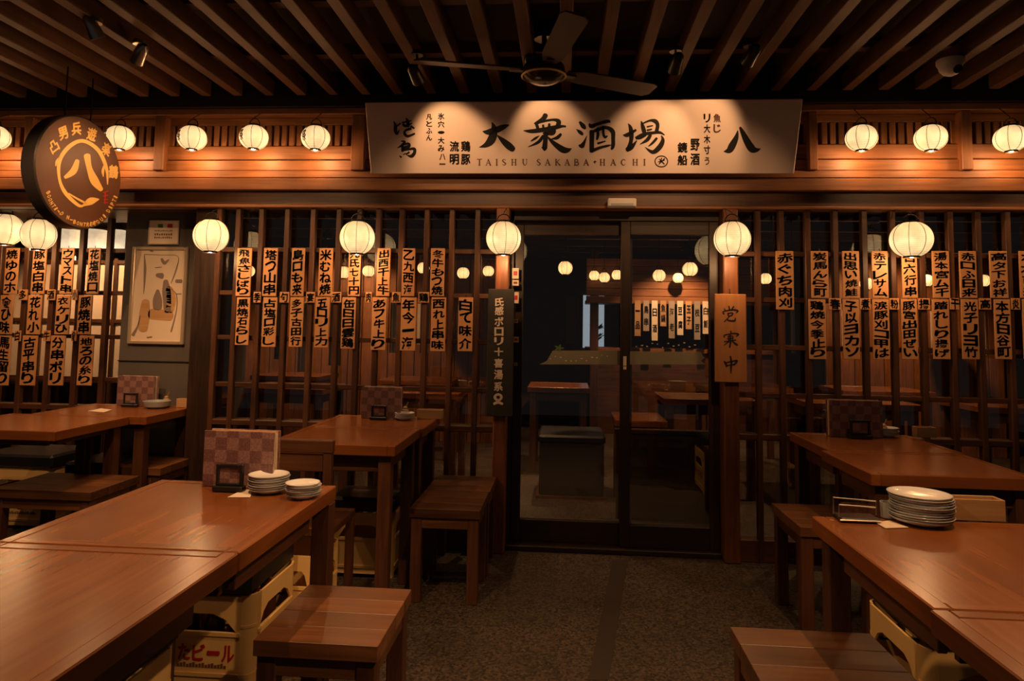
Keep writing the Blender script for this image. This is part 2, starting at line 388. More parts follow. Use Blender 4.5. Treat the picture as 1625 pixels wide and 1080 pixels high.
# ---- sliding doors
xd0 = xpl[1]; xd1 = xpr[0]; xc = on(994, 500, 1, 4.06).x
def door(name, x0, x1, y):
    e = sempty(name)
    for a, b in ((x0, x0 + .055), (x1 - .055, x1)): B(a, b, y, y + .035, .03, 1.88, bev=.003).build('stile', 'door_z', e)
    B(x0 + .055, x1 - .055, y, y + .035, .03, .155, bev=.003).build('bottom_rail', 'door_x', e)
    B(x0 + .055, x1 - .055, y, y + .035, 1.80, 1.88, bev=.003).build('top_rail', 'door_x', e)
    B(x0 + .055, x1 - .055, y + .015, y + .019, .155, 1.80).build('pane', 'glass', e)
    return e
d1 = door('door_1', xd0 + .02, xc + .035, 4.08)
d2 = door('door_2', xc - .035, xd1 - .0, 4.04)
ds = MB()
for k, (a, b) in enumerate(((565, 580), (581, 586))):
    p = on(989, a, 1, 4.04); q = on(994, b, 1, 4.04); ds.box(p.x, q.x, 4.037, 4.0399, q.z, p.z)
ds.build('sticker', 'whiteletter', d2)
struct(B(xd0, xd1, 4.0, 4.16, 0, .03, bev=.004).build('trim_6', 'door_x'))          # threshold
struct(B(xd0, xd0 + .02, 4.03, 4.16, .03, 1.937).build('trim_7', 'door_z'))
struct(B(xd0, xd1, 4.03, 4.16, 1.88, 1.937, bev=.003).build('trim_8', 'door_x'))
# printed film strip on the door glass
for dd, yy, pts in ((d1, 4.094, ((856, 578), (868, 572), (877, 556), (984, 556), (984, 578))), (d2, 4.054, ((992, 557), (1112, 558), (1118, 568), (1112, 572), (1120, 578), (992, 578)))):
    ol = [(on(a, b, 1, yy).x, on(a, b, 1, yy).z) for a, b in pts]
    MB().prism(ol, yy - .0006, yy).build('film_strip', 'film', dd)
    wm = MB()
    for k in range(12):
        x = ol[0][0] + .06 + .03 * k; z = ol[0][1] + random.uniform(.02, .06)
        if ol[0][0] + .05 < x < ol[0][0] + .4: wm.box(x, x + random.uniform(.006, .014), yy - .0012, yy - .0007, z, z + .005)
    wm.build('film_print', 'whiteletter', dd)
lf = on(887, 552, 1, 4.094)
MB().prism([(lf.x + .022 * math.cos(t) * (1 + .5 * math.cos(5 * t)), lf.z + .016 * math.sin(t) * (1 + .5 * math.cos(5 * t))) for t in [k * math.pi / 10 for k in range(20)]], 4.0925, 4.0935).build('leaf_print', 'green', d1)
# ---- interior shell
struct(B(-6, 6, 9.9, 10.0, 0, 2.6).build('wall_back', 'insidewall'))
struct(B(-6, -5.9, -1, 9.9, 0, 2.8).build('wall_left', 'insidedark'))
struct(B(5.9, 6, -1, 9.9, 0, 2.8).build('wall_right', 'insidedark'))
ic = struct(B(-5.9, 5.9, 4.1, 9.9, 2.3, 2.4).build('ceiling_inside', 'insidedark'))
for k in range(8):
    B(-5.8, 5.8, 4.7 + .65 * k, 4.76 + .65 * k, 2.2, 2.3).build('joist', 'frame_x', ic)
# ================================================================== SIGNS
def ray(x, y): return RT * ((x - CX) / FPX) + UP * ((CY - y) / FPX) + fw
def onplane(x, y, p0, n):
    d = ray(x, y); return CAM + d * ((p0 - CAM).dot(n) / d.dot(n))
# ---- long white signboard, leaning forward over the entrance
ztop = (on(578, 160, 1, 3.70).z + on(1271, 160, 1, 3.70).z) / 2; zbot = (on(590, 275, 1, 3.86).z + on(1263, 276, 1, 3.86).z) / 2
sx0 = on(584, 217, 1, 3.78).x; sx1 = on(1267, 218, 1, 3.78).x
vdir = Vector((0, -.16, ztop - zbot)); sh = vdir.length; vdir.normalize(); sn = Vector((0, -vdir.z, vdir.y)).normalized()
if sn.y > 0: sn = -sn
sc_ = Vector(((sx0 + sx1) / 2, 3.78, (ztop + zbot) / 2)); sw = sx1 - sx0
sign = thing('signboard', 'long white signboard with black brush lettering leaning out above the entrance', 'sign', sc_)
bd = MB(); Ms = Matrix((Vector((1, 0, 0)), vdir, sn)).transposed()
bd.box(-sw / 2, sw / 2, -sh / 2, sh / 2, -.03, 0, bev=.003, M=Ms.to_4x4()); bd.build('board', 'signwhite', sign)
def SM(ox, oy, k, lift=.0012):
    def M(x, y):
        return tuple(onplane(ox + x / k, oy + y / k, sc_ + sn * lift, sn) - sc_)
    return M
Z1 = SM(755, 180, 10.156); Z2 = SM(905, 180, 10.156); Z3 = SM(610, 180, 11.607); Z4 = SM(1060, 170, 10.156)
def brush(M, strokes):
    b = MB()
    for s in strokes: b.stroke(s, M)
    return b
brush(Z1, [[(115,290,8),(200,300,45),(330,265,52),(450,215,40),(530,185,10)],
 [(258,140,4),(290,220,40),(285,330,62),(240,440,65),(160,510,40),(55,545,4)],
 [(350,355,10),(430,430,40),(530,520,58),(600,575,45)]]).build('character', 'ink', sign)
brush(Z1, [[(1125,25,40),(1080,90,36),(945,160,10)],[(960,178,12),(1080,130,18),(1250,100,20),(1335,130,38),(1320,205,36)],
 [(985,190,26),(1000,240,26)],[(1085,190,18),(1090,235,18)],[(1185,170,20),(1180,225,22)],
 [(770,275,5),(900,285,32),(1100,260,36),(1280,225,35),(1400,205,20),(1445,210,16)],[(1250,250,40),(1230,310,45),(1085,318,12)],
 [(1025,358,5),(960,400,20),(890,445,8)],[(1085,360,22),(1010,460,26),(840,540,3)],[(1130,320,40),(1120,450,38),(1110,560,40),(1105,605,3)],
 [(1060,545,6),(1110,575,20)],[(1370,335,22),(1310,390,28),(1210,412,5)],[(1165,385,12),(1260,480,36),(1400,580,52),(1480,590,38),(1545,563,3)]]).build('character', 'ink', sign)
brush(Z2, [[(155,140,20),(205,200,38),(235,240,22)],[(98,252,4),(155,300,30),(195,335,22)],[(268,355,2),(225,460,22),(185,520,38),(140,512,14)],
 [(310,170,18),(340,205,35),(450,165,24),(600,125,28),(640,140,14)],[(345,290,38),(345,450,38),(345,605,38)],
 [(345,300,18),(450,258,28),(580,225,26),(680,285,36),(692,400,30),(690,520,30),(668,572,18)],[(440,235,16),(445,340,24),(430,415,18)],
 [(530,210,20),(535,330,20),(560,380,22),(595,362,12)],[(445,480,18),(562,448,10)],[(350,600,30),(480,550,22),(600,520,18),(660,508,5)]]).build('character', 'ink', sign)
brush(Z2, [[(935,160,3),(970,230,30),(985,340,38),(978,450,32),(940,570,38)],[(850,345,5),(920,345,34),(1055,268,18)],[(920,580,38),(990,540,36),(1070,438,8)],
 [(1145,125,8),(1165,200,30),(1190,290,36)],[(1160,165,12),(1280,115,18),(1370,125,34),(1408,190,30),(1385,300,30)],[(1240,215,14),(1330,195,9)],[(1240,270,16),(1310,255,12)],
 [(1060,390,20),(1180,335,28),(1330,312,25),(1440,305,22),(1518,345,8)],[(1290,350,26),(1240,425,30),(1125,495,6)],[(1210,350,20),(1130,400,16),(1060,410,8)],
 [(1392,400,20),(1330,470,20),(1262,528,8)],[(1465,355,6),(1492,430,30),(1440,540,42),(1330,622,32),(1205,542,3)]]).build('character', 'ink', sign)
brush(Z4, [[(1125,380,8),(1100,490,38),(1040,610,56),(985,695,48),(895,714,2)],[(1165,330,20),(1205,410,38),(1275,550,55),(1350,665,62),(1420,690,38),(1500,668,2)]]).build('character', 'ink', sign)
brush(Z3, [[(172,145,6),(200,210,26),(205,320,32),(232,375,22),(275,305,9)],[(295,180,14),(225,240,16)],[(400,85,10),(430,150,30),(440,240,26)],[(335,170,18),(495,130,10)],
 [(345,205,22),(400,230,26),(512,178,9)],[(545,272,16),(490,235,22)],[(485,280,26),(390,312,20),(372,370,26),(430,418,24),(555,372,18)]]).build('character', 'ink', sign)
brush(Z3, [[(310,508,10),(375,520,20),(330,580,25),(236,638,5)],[(320,580,20),(445,555,22),(450,615,24),(345,645,20)],[(330,620,12),(440,592,12)],
 [(330,590,22),(335,690,26)],[(330,680,22),(440,662,18),(545,650,28),(555,720,30),(500,785,32),(415,768,6)],[(455,715,18),(400,752,14)],[(275,775,6),(308,805,18)],[(392,732,8),(350,756,10)]]).build('character', 'ink', sign)
ident = SM(0, 0, 1)
def small(chars, x, y0, y1, wd, mat='ink'):
    mb = MB()
    st = (y1 - y0) / len(chars)
    for i, c in enumerate(chars): mb.glyphs(c, x, y0 + st * (i + .5), wd, -st * .8, ident)
    mb.build('small_lettering', mat, sign)
small('凡とふん', 681, 180, 224, 9); small('氷穴・大み', 700, 178, 242, 10)
small('流明', 721, 222, 263, 14); small('鶏豚', 739, 222, 263, 14); small('鏡船', 1083, 224, 264, 15); small('野酒', 1103, 218, 264, 14)
small('リ大木寸', 1122, 179, 246, 10)
small('ハ一', 702, 243, 266, 9, 'inkfade'); small('う', 1122, 248, 263, 7, 'inkfade'); small('魚じ', 1138, 179, 212, 11, 'inkfade')
LET = {'T': [[(0,0,1),(8,0,1)],[(4,0,1.6),(4,10,1.6)],[(2.5,10,.8),(5.5,10,.8)]], 'A': [[(4,0,.7),(.8,10,.8)],[(4,0,1.2),(7.5,10,1.8)],[(2,6.5,.7),(6,6.5,.7)],[(-.4,10,.6),(2,10,.6)],[(6,10,.6),(9,10,.6)]],
 'I': [[(4,0,1.6),(4,10,1.6)],[(2.3,0,.6),(5.7,0,.6)],[(2.3,10,.6),(5.7,10,.6)]], 'S': [[(6.8,1.8,.6),(4,0,.9),(1.6,2.4,1.4),(4,5,1.6),(6.8,7.5,1.4),(4,10,.9),(1.2,8.2,.6)]],
 'H': [[(1.4,0,1.5),(1.4,10,1.5)],[(7,0,1.5),(7,10,1.5)],[(1.4,5,.6),(7,5,.6)],[(0,0,.6),(3,0,.6)],[(5.5,0,.6),(8.5,0,.6)],[(0,10,.6),(3,10,.6)],[(5.5,10,.6),(8.5,10,.6)]],
 'U': [[(1.4,0,1.5),(1.4,6.5,1.5),(4.2,10,.9),(7,6.5,.8),(7,0,.8)],[(0,0,.6),(3,0,.6)],[(5.8,0,.6),(8.3,0,.6)]], 'K': [[(1.4,0,1.5),(1.4,10,1.5)],[(7.2,0,.8),(1.6,5.6,.8)],[(3.2,4.4,1),(8,10,1.6)],[(0,0,.6),(3,0,.6)],[(0,10,.6),(3,10,.6)]],
 'B': [[(1.4,0,1.5),(1.4,10,1.5)],[(1.4,0,.7),(5.5,.6,1.2),(5.5,4.2,1.2),(1.4,4.8,.7)],[(1.4,4.8,.7),(6.8,5.8,1.3),(6.4,9.4,1.3),(.2,10,.7)]], 'C': [[(7.6,2,.7),(4.8,0,.9),(1.5,3,1.6),(1.5,7,1.6),(4.8,10,.9),(7.8,8,.6)]]}
for ch, x in zip('TAISHUSAKABAHACHI', (761, 775, 788.5, 800, 815.5, 833, 855, 869, 885, 900, 915, 930, 956, 973, 989, 1008, 1023)):
    lt = MB()
    for s in LET[ch]: lt.stroke([(x + (a - 4.2) * .95, 252.6 + b * .95, c * .62) for a, b, c in s], ident)
    lt.build('letter', 'inkfade', sign)
lt = MB(); lt.stroke([(942.5, 257, 1), (946, 256, .8)], ident); lt.stroke([(944, 255, .8), (944, 259, .8)], ident)
lt.build('small_mark', 'inkfade', sign)
em = MB(); em.stroke([(1049.5 + 10 * math.cos(t), 256 + 8.6 * math.sin(t), .8) for t in [k * math.pi / 8 for k in range(17)]], ident)
for s in ([(1044, 257, .5), (1054, 254, 1.2)], [(1050, 250.5, .7), (1048, 257, 1.2), (1045.5, 261, .4)], [(1048, 254, 1), (1054, 260, 1)], [(1046, 252, .6), (1050, 257, .9)], [(1054.5, 251.5, .9), (1050, 256, .7)]): em.stroke(s, ident)
em.build('emblem', 'ink', sign)
br = MB()
for x in (-.9, .9): br.box(x - .015, x + .015, .02, .16, -.02, .02)
br.build('bracket', 'iron', sign)
# ---- round hanging sign, its painted face turned along the facade
dc = on(129, 274, 1, 3.5); DR = .304; RA = -.075; xf = dc.x; DT = .042
rs = thing('round_sign', 'round dark brown hanging sign with golden brush ring and character', 'sign', (xf, 3.5, dc.z), RA)
Mx = Matrix.Rotation(math.pi / 2, 4, 'Y')
MB().lathe([(DR - .006, -2 * DT), (DR, -2 * DT + .006), (DR, -.006), (DR - .006, 0)], 56, M=Mx).build('drum', 'discrim', rs, True)
MB().lathe([(DR - .007, .0003), (DR - .008, .0013)], 56, M=Mx).build('face', 'discface', rs)
ro = Vector((xf, 3.5, dc.z)); rn = Vector((math.cos(RA), math.sin(RA), 0)); RI = Matrix.Rotation(-RA, 3, 'Z')
def RM(x, y): return tuple(RI @ (onplane(x / 4.5, 160 + y / 4.5, ro + rn * .0025, rn) - ro))
brush(RM, [[(768,595,4),(760,480,12),(700,350,14),(590,285,13),(490,330,15),(425,430,14),(425,560,10),(470,660,14),(560,745,11),(600,745,6)],
 [(600,742,10),(650,715,26),(706,702,4)],[(490,660,4),(555,700,7),(625,735,7)],[(745,455,4),(735,500,10),(738,540,3)],[(432,395,3),(405,430,8),(398,465,3)]]).build('brush_ring', 'gold', rs)
brush(RM, [[(552,428,16),(525,500,24),(466,545,12)],[(622,392,24),(638,480,20),(675,570,30),(722,632,16)]]).build('character', 'gold', rs)
for c, x, y, a in zip('凸男兵遊楽鶴', (385, 450, 545, 655, 760, 810), (325, 230, 198, 238, 345, 505), (-38, -22, -4, 18, 30, 8)):
    t = math.radians(a)
    MB().glyphs(c, 0, 0, 66, -92, lambda p, q, x=x, y=y, t=t: RM(x + p * math.cos(t) - q * math.sin(t) * .6, y + p * math.sin(t) + q * math.cos(t)), dn=(.0004, 0, 0)).build('character', 'gold', rs)
for txt, A in (('BOONTI-D', ((345, 655), (375, 740), (440, 805))), ('N-BONTREE', ((485, 832), (580, 880), (675, 872))), ('OUI', ((698, 862), (725, 845), (745, 822))), ('DIPTI', ((772, 785), (802, 735), (824, 685)))):
    n = len(txt); ra = MB()
    for i, c in enumerate(txt):
        u = i / (n - 1); p = Vector(A[0]) * (1 - u) * (1 - 2 * u) + Vector(A[1]) * 4 * u * (1 - u) + Vector(A[2]) * u * (2 * u - 1)
        d = Vector(A[2]) - Vector(A[0]); t = math.atan2(d.y, d.x)
        ra.glyphs(c, 0, 0, 17, -28, lambda p_, q, p=p, t=t: RM(p.x + p_ * math.cos(t) - q * math.sin(t), p.y + p_ * math.sin(t) + q * math.cos(t)), dn=(.0004, 0, 0))
    ra.build('small_lettering', 'gold', rs)

sr = MB()
for y in (655, 680, 705, 725): sr.stroke([(735 + (y - 650) * .1, y, 3), (772, y - 12 + (y - 655) * .2, 3)], RM)
sr.stroke([(752, 650, 4), (748, 735, 3)], RM); sr.build('seal_mark', 'red', rs)
ch = MB()
for yy in (-.09, .09): ch.tube([(-DT, yy, DR - .02), (-DT, yy, 2.60 - dc.z)], .004)
ch.build('chain', 'iron', rs)
# ---- dark cloth banner on the left door post
p = on(775, 458, 1, 3.91); q = on(813, 661, 1, 3.91)
bn = tag(B(p.x - (p.x + q.x) / 2, q.x - (p.x + q.x) / 2, -.01, .01, 0, p.z - q.z, bev=.003).build('vertical_banner', 'bannercloth', loc=((p.x + q.x) / 2, 3.915, q.z)), 'dark vertical panel with white lettering hung on the post beside the doors', 'banner')
bo = Vector(bn.location)
def BM(x, y): return tuple(on(x, y, 1, 3.9035) - bo)
for c, y, hh in zip('氏感ボロリ十喜湯系◎', (479, 493, 510, 526, 541, 558, 576, 594, 613, 630), (13, 13, 14, 13, 12, 13, 14, 15, 14, 12)): MB().glyphs(c, 791.5 - (y - 550) * .012, y, 13.5, -hh, BM, dn=(0, -.0003, 0)).build('letter', 'whiteletter', bn)
MB().stroke([(784, 640.5, 2), (790, 638, 2.2), (797, 640.5, 2)], BM).build('letter', 'whiteletter', bn)
# ---- wooden open-for-business board on the right door post
p = on(1134, 466, 1, 3.91); q = on(1185, 607, 1, 3.91); cx_ = (p.x + q.x) / 2
ob = tag(B(p.x - cx_, q.x - cx_, -.012, .012, 0, p.z - q.z, bev=.003).build('hanging_board', 'signwood', loc=(cx_, 3.916, q.z)), 'wide wooden board with three black characters hung on the right door post', 'sign')
oo = Vector(ob.location)
def OM(x, y): return tuple(on(1130 + x / 7.72, 470 + y / 7.72, 1, 3.9032) - oo)
brush(OM, [[(150,150,6),(165,180,8)],[(205,120,8),(215,165,10)],[(265,125,10),(235,170,8)],[(145,215,10),(140,185,8),(260,165,10),(315,180,12),(290,205,4)],[(195,205,9),(200,240,9)],[(195,208,8),(250,205,10),(240,235,8),(200,238,7)],
 [(215,245,6),(150,310,7)],[(190,275,7),(200,295,10),(275,298,12),(285,265,6)]]).build('character', 'ink', ob)
brush(OM, [[(228,425,9),(235,460,9)],[(150,500,8),(155,475,8),(260,455,9),(322,465,12),(295,490,4)],[(195,490,8),(250,485,7)],[(190,520,8),(260,510,8)],[(200,490,6),(205,540,7)],[(255,485,6),(250,535,7)],
 [(150,555,7),(290,535,8)],[(222,470,10),(225,560,12),(215,625,10)],[(210,550,9),(145,598,4)],[(240,545,7),(300,590,13),(318,598,4)]]).build('character', 'ink', ob)
brush(OM, [[(148,795,8),(165,820,13),(180,860,9)],[(165,815,8),(250,795,9),(305,790,14),(270,840,10)],[(180,850,8),(268,832,8)],[(225,735,10),(235,800,13),(232,880,12),(232,945,5)]]).build('character', 'ink', ob)
MB().tube([(0, -.005, p.z - q.z - .02), (0, .008, p.z - q.z + .03)], .003).build('hook', 'iron', ob)
# ---- small white sensor box above the doors
p = on(965, 314, 1, 3.90); q = on(1010, 328, 1, 3.90)
sb = thing('door_sensor', 'small white sensor box fixed to the lintel above the doors', 'sensor', ((p.x + q.x) / 2, 3.93, (p.z + q.z) / 2))
hw = (q.x - p.x) / 2; hh = (p.z - q.z) / 2
B(-hw, hw, -.03, .035, -hh, hh, bev=.006).build('housing', 'whiteplastic', sb); B(-hw * .8, hw * .8, -.032, -.029, -hh * .75, -hh * .2).build('lens', 'glaze', sb)
# ---- framed poster and small notice on the grey pillar
def PF(x, y, yy=4.185): return on(x, y, 1, yy)
a = PF(213, 391); b = PF(300, 391); c = PF(291, 547); d = PF(200, 546)
cz = (a.z + c.z) / 2; cxp = (a.x + b.x + c.x + d.x) / 4; hw = ((b.x - a.x) + (c.x - d.x)) / 4; hh = (a.z - c.z) / 2
po = thing('framed_poster', 'tall framed poster with brown bottle artwork hanging on the grey pillar', 'poster', (cxp, 4.19, cz))
B(-hw + .015, hw - .015, -.003, .008, -hh + .015, hh - .015).build('print', 'papercream', po)
for x0, x1, z0, z1 in ((-hw, -hw + .022, -hh, hh), (hw - .022, hw, -hh, hh), (-hw + .022, hw - .022, hh - .022, hh), (-hw + .022, hw - .022, -hh, -hh + .022)):
    B(x0, x1, -.014, .009, z0, z1, bev=.004).build('frame_edge', 'silverframe', po)
pO = Vector(po.location)
def PM(x, y): return tuple(on(195 + x / 4.7, 330 + y / 4.7, 1, 4.1855) - pO)
brush(PM, [[(160,345,2),(165,450,10),(160,560,6),(155,640,2)],[(160,345,2),(300,350,2),(410,360,2),(400,450,5),(360,560,3)],[(290,380,10),(310,410,12),(340,385,5)],[(240,445,3),(290,440,3)],
 [(360,600,2),(400,650,4),(400,760,4),(360,920,6)],[(130,800,2),(110,880,6),(75,945,12)],[(400,545,14),(435,545,14)],[(400,640,4),(435,640,4)],[(205,315,8),(222,320,8)],[(180,965,5),(215,960,5)]]).build('print_lines', 'posterart2', po)
brush(PM, [[(320,545,18),(325,620,32),(330,700,30),(330,765,26)],[(260,615,12),(258,680,34),(258,740,34)],[(255,500,14),(290,505,22)]]).build('print_bottle', 'posterart2', po)
brush(PM, [[(345,600,25),(360,680,36),(350,760,30)],[(215,790,40),(350,800,40)],[(170,700,30),(160,800,40),(150,900,35)]]).build('print_shape', 'palewood', po)
a = PF(237, 349); q = PF(283, 388)
no = thing('notice', 'small white notice with green and red squares above the framed poster', 'notice', ((a.x + q.x) / 2, 4.19, (a.z + q.z) / 2))
hw = (q.x - a.x) / 2; hh = (a.z - q.z) / 2
B(-hw, hw, -.004, .01, -hh, hh, bev=.002).build('panel', 'paper', no)
for x0, x1, z0, z1 in ((-hw, -hw + .006, -hh, hh), (hw - .006, hw, -hh, hh), (-hw + .006, hw - .006, hh - .006, hh), (-hw + .006, hw - .006, -hh, -hh + .006)):
    B(x0, x1, -.008, .009, z0, z1).build('frame_edge', 'silverframe', no)
B(-hw * .40, -hw * .08, -.0052, -.0045, hh * .38, hh * .68).build('green_square', 'green', no); B(hw * .22, hw * .55, -.0052, -.0045, hh * .38, hh * .68).build('red_square', 'red', no)
t = MB()
for z, n_, s_ in ((.08, 11, .10), (-.25, 8, .16), (-.5, 9, .13)):
    for k in range(n_): t.box(-hw * .6 + k * hw * 1.2 / n_, -hw * .6 + (k + .6) * hw * 1.2 / n_, -.0052, -.0045, hh * z, hh * (z + s_ * random.uniform(.6, 1.2)))
t.build('text_lines', 'inkfade', no)
# ---- stickers on the door frame beside the banner
for i, (x0, x1, y0, y1, mt) in enumerate(((813, 823, 425, 442, 'paper'), (813, 823, 444, 453, 'paper'), (815, 823, 463, 481, 'papercream'), (816, 822, 506, 512, 'papercream'), (815, 823, 534, 543, 'paper'), (816, 821, 575, 580, 'papercream'))):
    p = on(x0, y0, 1, 4.028); q = on(x1, y1, 1, 4.028)
    o = tag(B(p.x, q.x, -.0015, .0015, 0, p.z - q.z).build('sticker', mt, loc=(0, 4.0285, q.z)), 'small printed sticker on door jamb beside the dark banner, %s from the top' % ORD[i], 'sticker', 'stickers on the door jamb')
    B(p.x + (q.x - p.x) * .2, p.x + (q.x - p.x) * .8, -.0022, -.0016, (p.z - q.z) * .3, (p.z - q.z) * .7).build('print', 'inkfade' if i % 2 else 'red', o)
# ================================================================== LANTERNS
def bulb(t, z, e):
    l = bpy.data.lights.new('bulb', 'POINT'); l.energy = e; l.color = WARM; l.shadow_soft_size = .012
    o = bpy.data.objects.new('bulb', l); COL.objects.link(o); o.parent = t; o.location = (0, 0, z)
def hook(t, H, dy, z):
    a = -t.rotation_euler[2]; MB().tube([(0, 0, H + .044), (0, 0, H + .055), (-dy * math.sin(a), dy * math.cos(a), z - t.location.z)], .0022, 5).build('hook', 'iron', t)
def make_lantern(name, R, H, mat, cap, label, cat, group, char=None):
    t = thing(name, label, cat, (0, 0, 0), 0, group)
    prof = []; n = 18
    a0 = math.acos(min(1, cap / R))
    for i in range(n + 1):
        a = -a0 + 2 * a0 * i / n
        prof.append((R * math.cos(a) ** .9 if math.cos(a) > 0 else cap, H * math.sin(a) / math.sin(a0)))
    MB().lathe(prof, 32).build('paper_shade', mat, t, True)
    MB().lathe([(cap * .75, H - .004), (cap * 1.08, H - .004), (cap * 1.08, H + .010), (cap * .75, H + .010)], 20, caps=False).build('top_ring', 'iron', t, True)
    MB().lathe([(cap * .6, -H - .010), (cap * 1.08, -H - .010), (cap * 1.08, -H + .004), (cap * .6, -H + .004)], 20, caps=True).build('bottom_ring', 'fanmotor', t, True)
    rb = MB()
    for k in range(8):
        th = 2 * math.pi * (k + .3) / 8
        rb.tube([((r + .0006) * math.cos(th), (r + .0006) * math.sin(th), z) for r, z in prof], .0015, 4)
    rb.build('cord', 'inkfade', t)
    hd = MB(); hd.tube([(cap * math.cos(a) * 1.05, 0, H + .008 + .038 * math.sin(a)) for a in [math.pi * k / 10 for k in range(11)]], .0032, 5)
    hd.build('handle', 'iron', t)
    if char:
        g = MB()
        def LM(x, z):
            th = -math.pi / 2 - .55 + x / R; r = R * math.sqrt(max(0, 1 - (z / (H * 1.25)) ** 2)) + .0025
            return (r * math.cos(th), r * math.sin(th), z)
        g.glyphs(char, 0, 0, R * .42, H * .95, LM); g.build('character', 'inkfade', t)
    return t
ORDP = 'paper lantern hanging from the lintel in front of '
LOW = [((335, 374), 'round white paper lantern hanging beside the grey pillar'), ((567, 377), 'round white paper lantern hanging in front of the middle lattice'), ((799, 378), 'round white paper lantern above the dark vertical banner'),
       ((1162, 379), 'round white paper lantern above the open-for-business board'), ((1446, 380), 'large round white paper lantern in front of the right lattice')]
LOWT = []; proto = None
for i, ((x, y), lab) in enumerate(LOW):
    p = on(x, y, 1, 3.78)
    if proto is None:
        t = proto = make_lantern('paper_lantern', .096, .088, 'lanternpaper', .036, lab, 'lantern', 'large lanterns under the lintel')
    else: t = copytree(proto, p, lab)
    t.location = p; t.rotation_euler = (0, 0, .35 * i)
    t.rotation_euler = (0, 0, 0)
    if i == 4: t.scale = (1.08, 1.08, 1.0)
    LOWT.append((t, .185, 1.946))
for x, y, lab in ((61, 372, 'round white paper lantern hanging behind the round brown sign'), (9, 364, 'white paper lantern beside another lantern, by the far lattice bay')):
    p = on(x, y, 1, 4.15); t = copytree(proto, p, lab); t.scale = (1.06, 1.06, 1.06); LOWT.append((t, .0, 1.95))
for t, dy, z in LOWT: hook(t, .088, dy, z); bulb(t, -.112, BULB)
UPT = []
UPL = [((-8, 218), 'small lit lantern on the frieze beyond the round sign'), ((190, 219), 'small lit lantern half hidden by the round brown sign'), ((305, 219), 'small lit lantern on frieze, farthest of three from the two-character signboard end'), ((403, 218), 'small lit lantern on frieze, middle of three by the two-character signboard end'),
       ((501, 219), 'small lit frieze lantern nearest the two-character end of the signboard'), ((1367, 219), 'small lit frieze lantern nearest the single-character end of the signboard'), ((1477, 219), 'small lit frieze lantern second from the single-character end of the signboard'), ((1604, 220), 'small lit frieze lantern in the bay beyond a bay post')]
protu = None
for i, ((x, y), lab) in enumerate(UPL):
    p = on(x, y, 1, 3.84)
    if protu is None:
        t = protu = make_lantern('frieze_lantern', .082, .066, 'lanternsmall', .030, lab, 'lantern', 'small lanterns along the frieze', '祭')
    else: t = copytree(protu, p, lab)
    t.location = p
    if x > 1000: t.rotation_euler = (0, 0, 2.2)
    UPT.append(t)
for t in UPT: hook(t, .066, .10, 2.51); bulb(t, -.088, BULB)
# ================================================================== MENU STRIPS
def strip(x0, x1, y0, y1, text, Y, label, group, dx=0, name='menu_strip'):
    p = on(x0, y0, 1, Y); q = on(x1, y0, 1, Y); r = on(x0 - dx, y1, 1, Y)
    cx = (p.x + q.x) / 2; hw = (q.x - p.x) / 2; h = p.z - r.z
    o = tag(B(-hw, hw, 0, .009, 0, h, bev=.0015).build(name, 'plaque', loc=(cx, Y, r.z)), label, 'menu strip' if name == 'menu_strip' else 'tag', group)
    n = len(text); st = h * .95 / n; g = MB(); jit = random.Random(hash(text) % 1000 if False else sum(map(ord, text)))
    for i, c in enumerate(text):
        sh = jit.uniform(-.12, .18); wd = hw * jit.uniform(1.4, 1.72)
        g.glyphs(c, jit.uniform(-.06, .06) * hw, h * .975 - st * (i + .5), wd, st * jit.uniform(.80, .93), lambda x, z: (x, -.0009, z), sh)
    g.build('lettering', 'ink', o)
    if name == 'menu_strip':
        MB().tube([(0, .004, h - .002), (0, .004, h + .014)], .002, 5).build('hook', 'iron', o)
    return o
YM = 3.953
up_mid = [(377, 400), (419, 441), (463.5, 484), (507, 528.5), (554, 573), (599, 620), (639, 659), (684, 706)]
tx = ['飛魚さしばり', '塔つ山串', '島ロも来', '米むね焼', '元氏七十円', '出西干上牛', '乙九西海', '冬牛もつ焼']
for i, ((a, b), s) in enumerate(zip(up_mid, tx)):
    strip(a, b, 393.5, 469.5, s, YM, 'wooden menu strip in upper row of middle lattice, %s from the grey pillar' % ORD[i], 'menu strips on the middle lattice', 2)
lo_mid = [(376, 397, 547), (418, 440, 550), (461, 482, 550), (501, 523, 551), (543, 565, 553), (591, 614, 555), (637, 661, 556), (685, 708, 557), (728, 751, 557)]
tx = ['黒焼石らし', '占塩ロ彩し', '多子古田行', '五ロリ上力', '缶日日雲鶏', 'あフ牛上り', '年今一海', '西れ上串味', '白て味介']
for i, ((a, b, y1), s) in enumerate(zip(lo_mid, tx)):
    strip(a, b, 471.5, y1, s, YM, 'wooden menu strip in lower row of middle lattice, %s from the grey pillar' % ORD[i], 'menu strips on the middle lattice', 1)
for i, (a, b) in enumerate(((402.5, 414), (444, 459), (486, 499.5), (526, 541.5), (580, 590), (622, 636), (664, 681))):
    strip(a, b, 463, 480, '季旬宴酒肉魚鶏'[i], YM, 'small square wooden tag between menu strips, %s from the grey pillar' % ORD[i], 'small tags on the middle lattice', 0, 'menu_tag')
up_r = [(1231, 1259, 491), (1287, 1314, 472.5), (1336.5, 1363, 472.5), (1383, 1408.6, 472.5), (1430.6, 1455, 472.5), (1479, 1506, 472.5), (1522, 1549, 472.5), (1570, 1598, 472.5), (1617, 1643, 472.5)]
tx = ['赤ぐち肉刈', '炭馬んら町', '出思い焼鮭', '赤テレサム', '百六行串', '湯本宮ム干', '赤口ふ日来', '高タ下お祥', '本木市来']
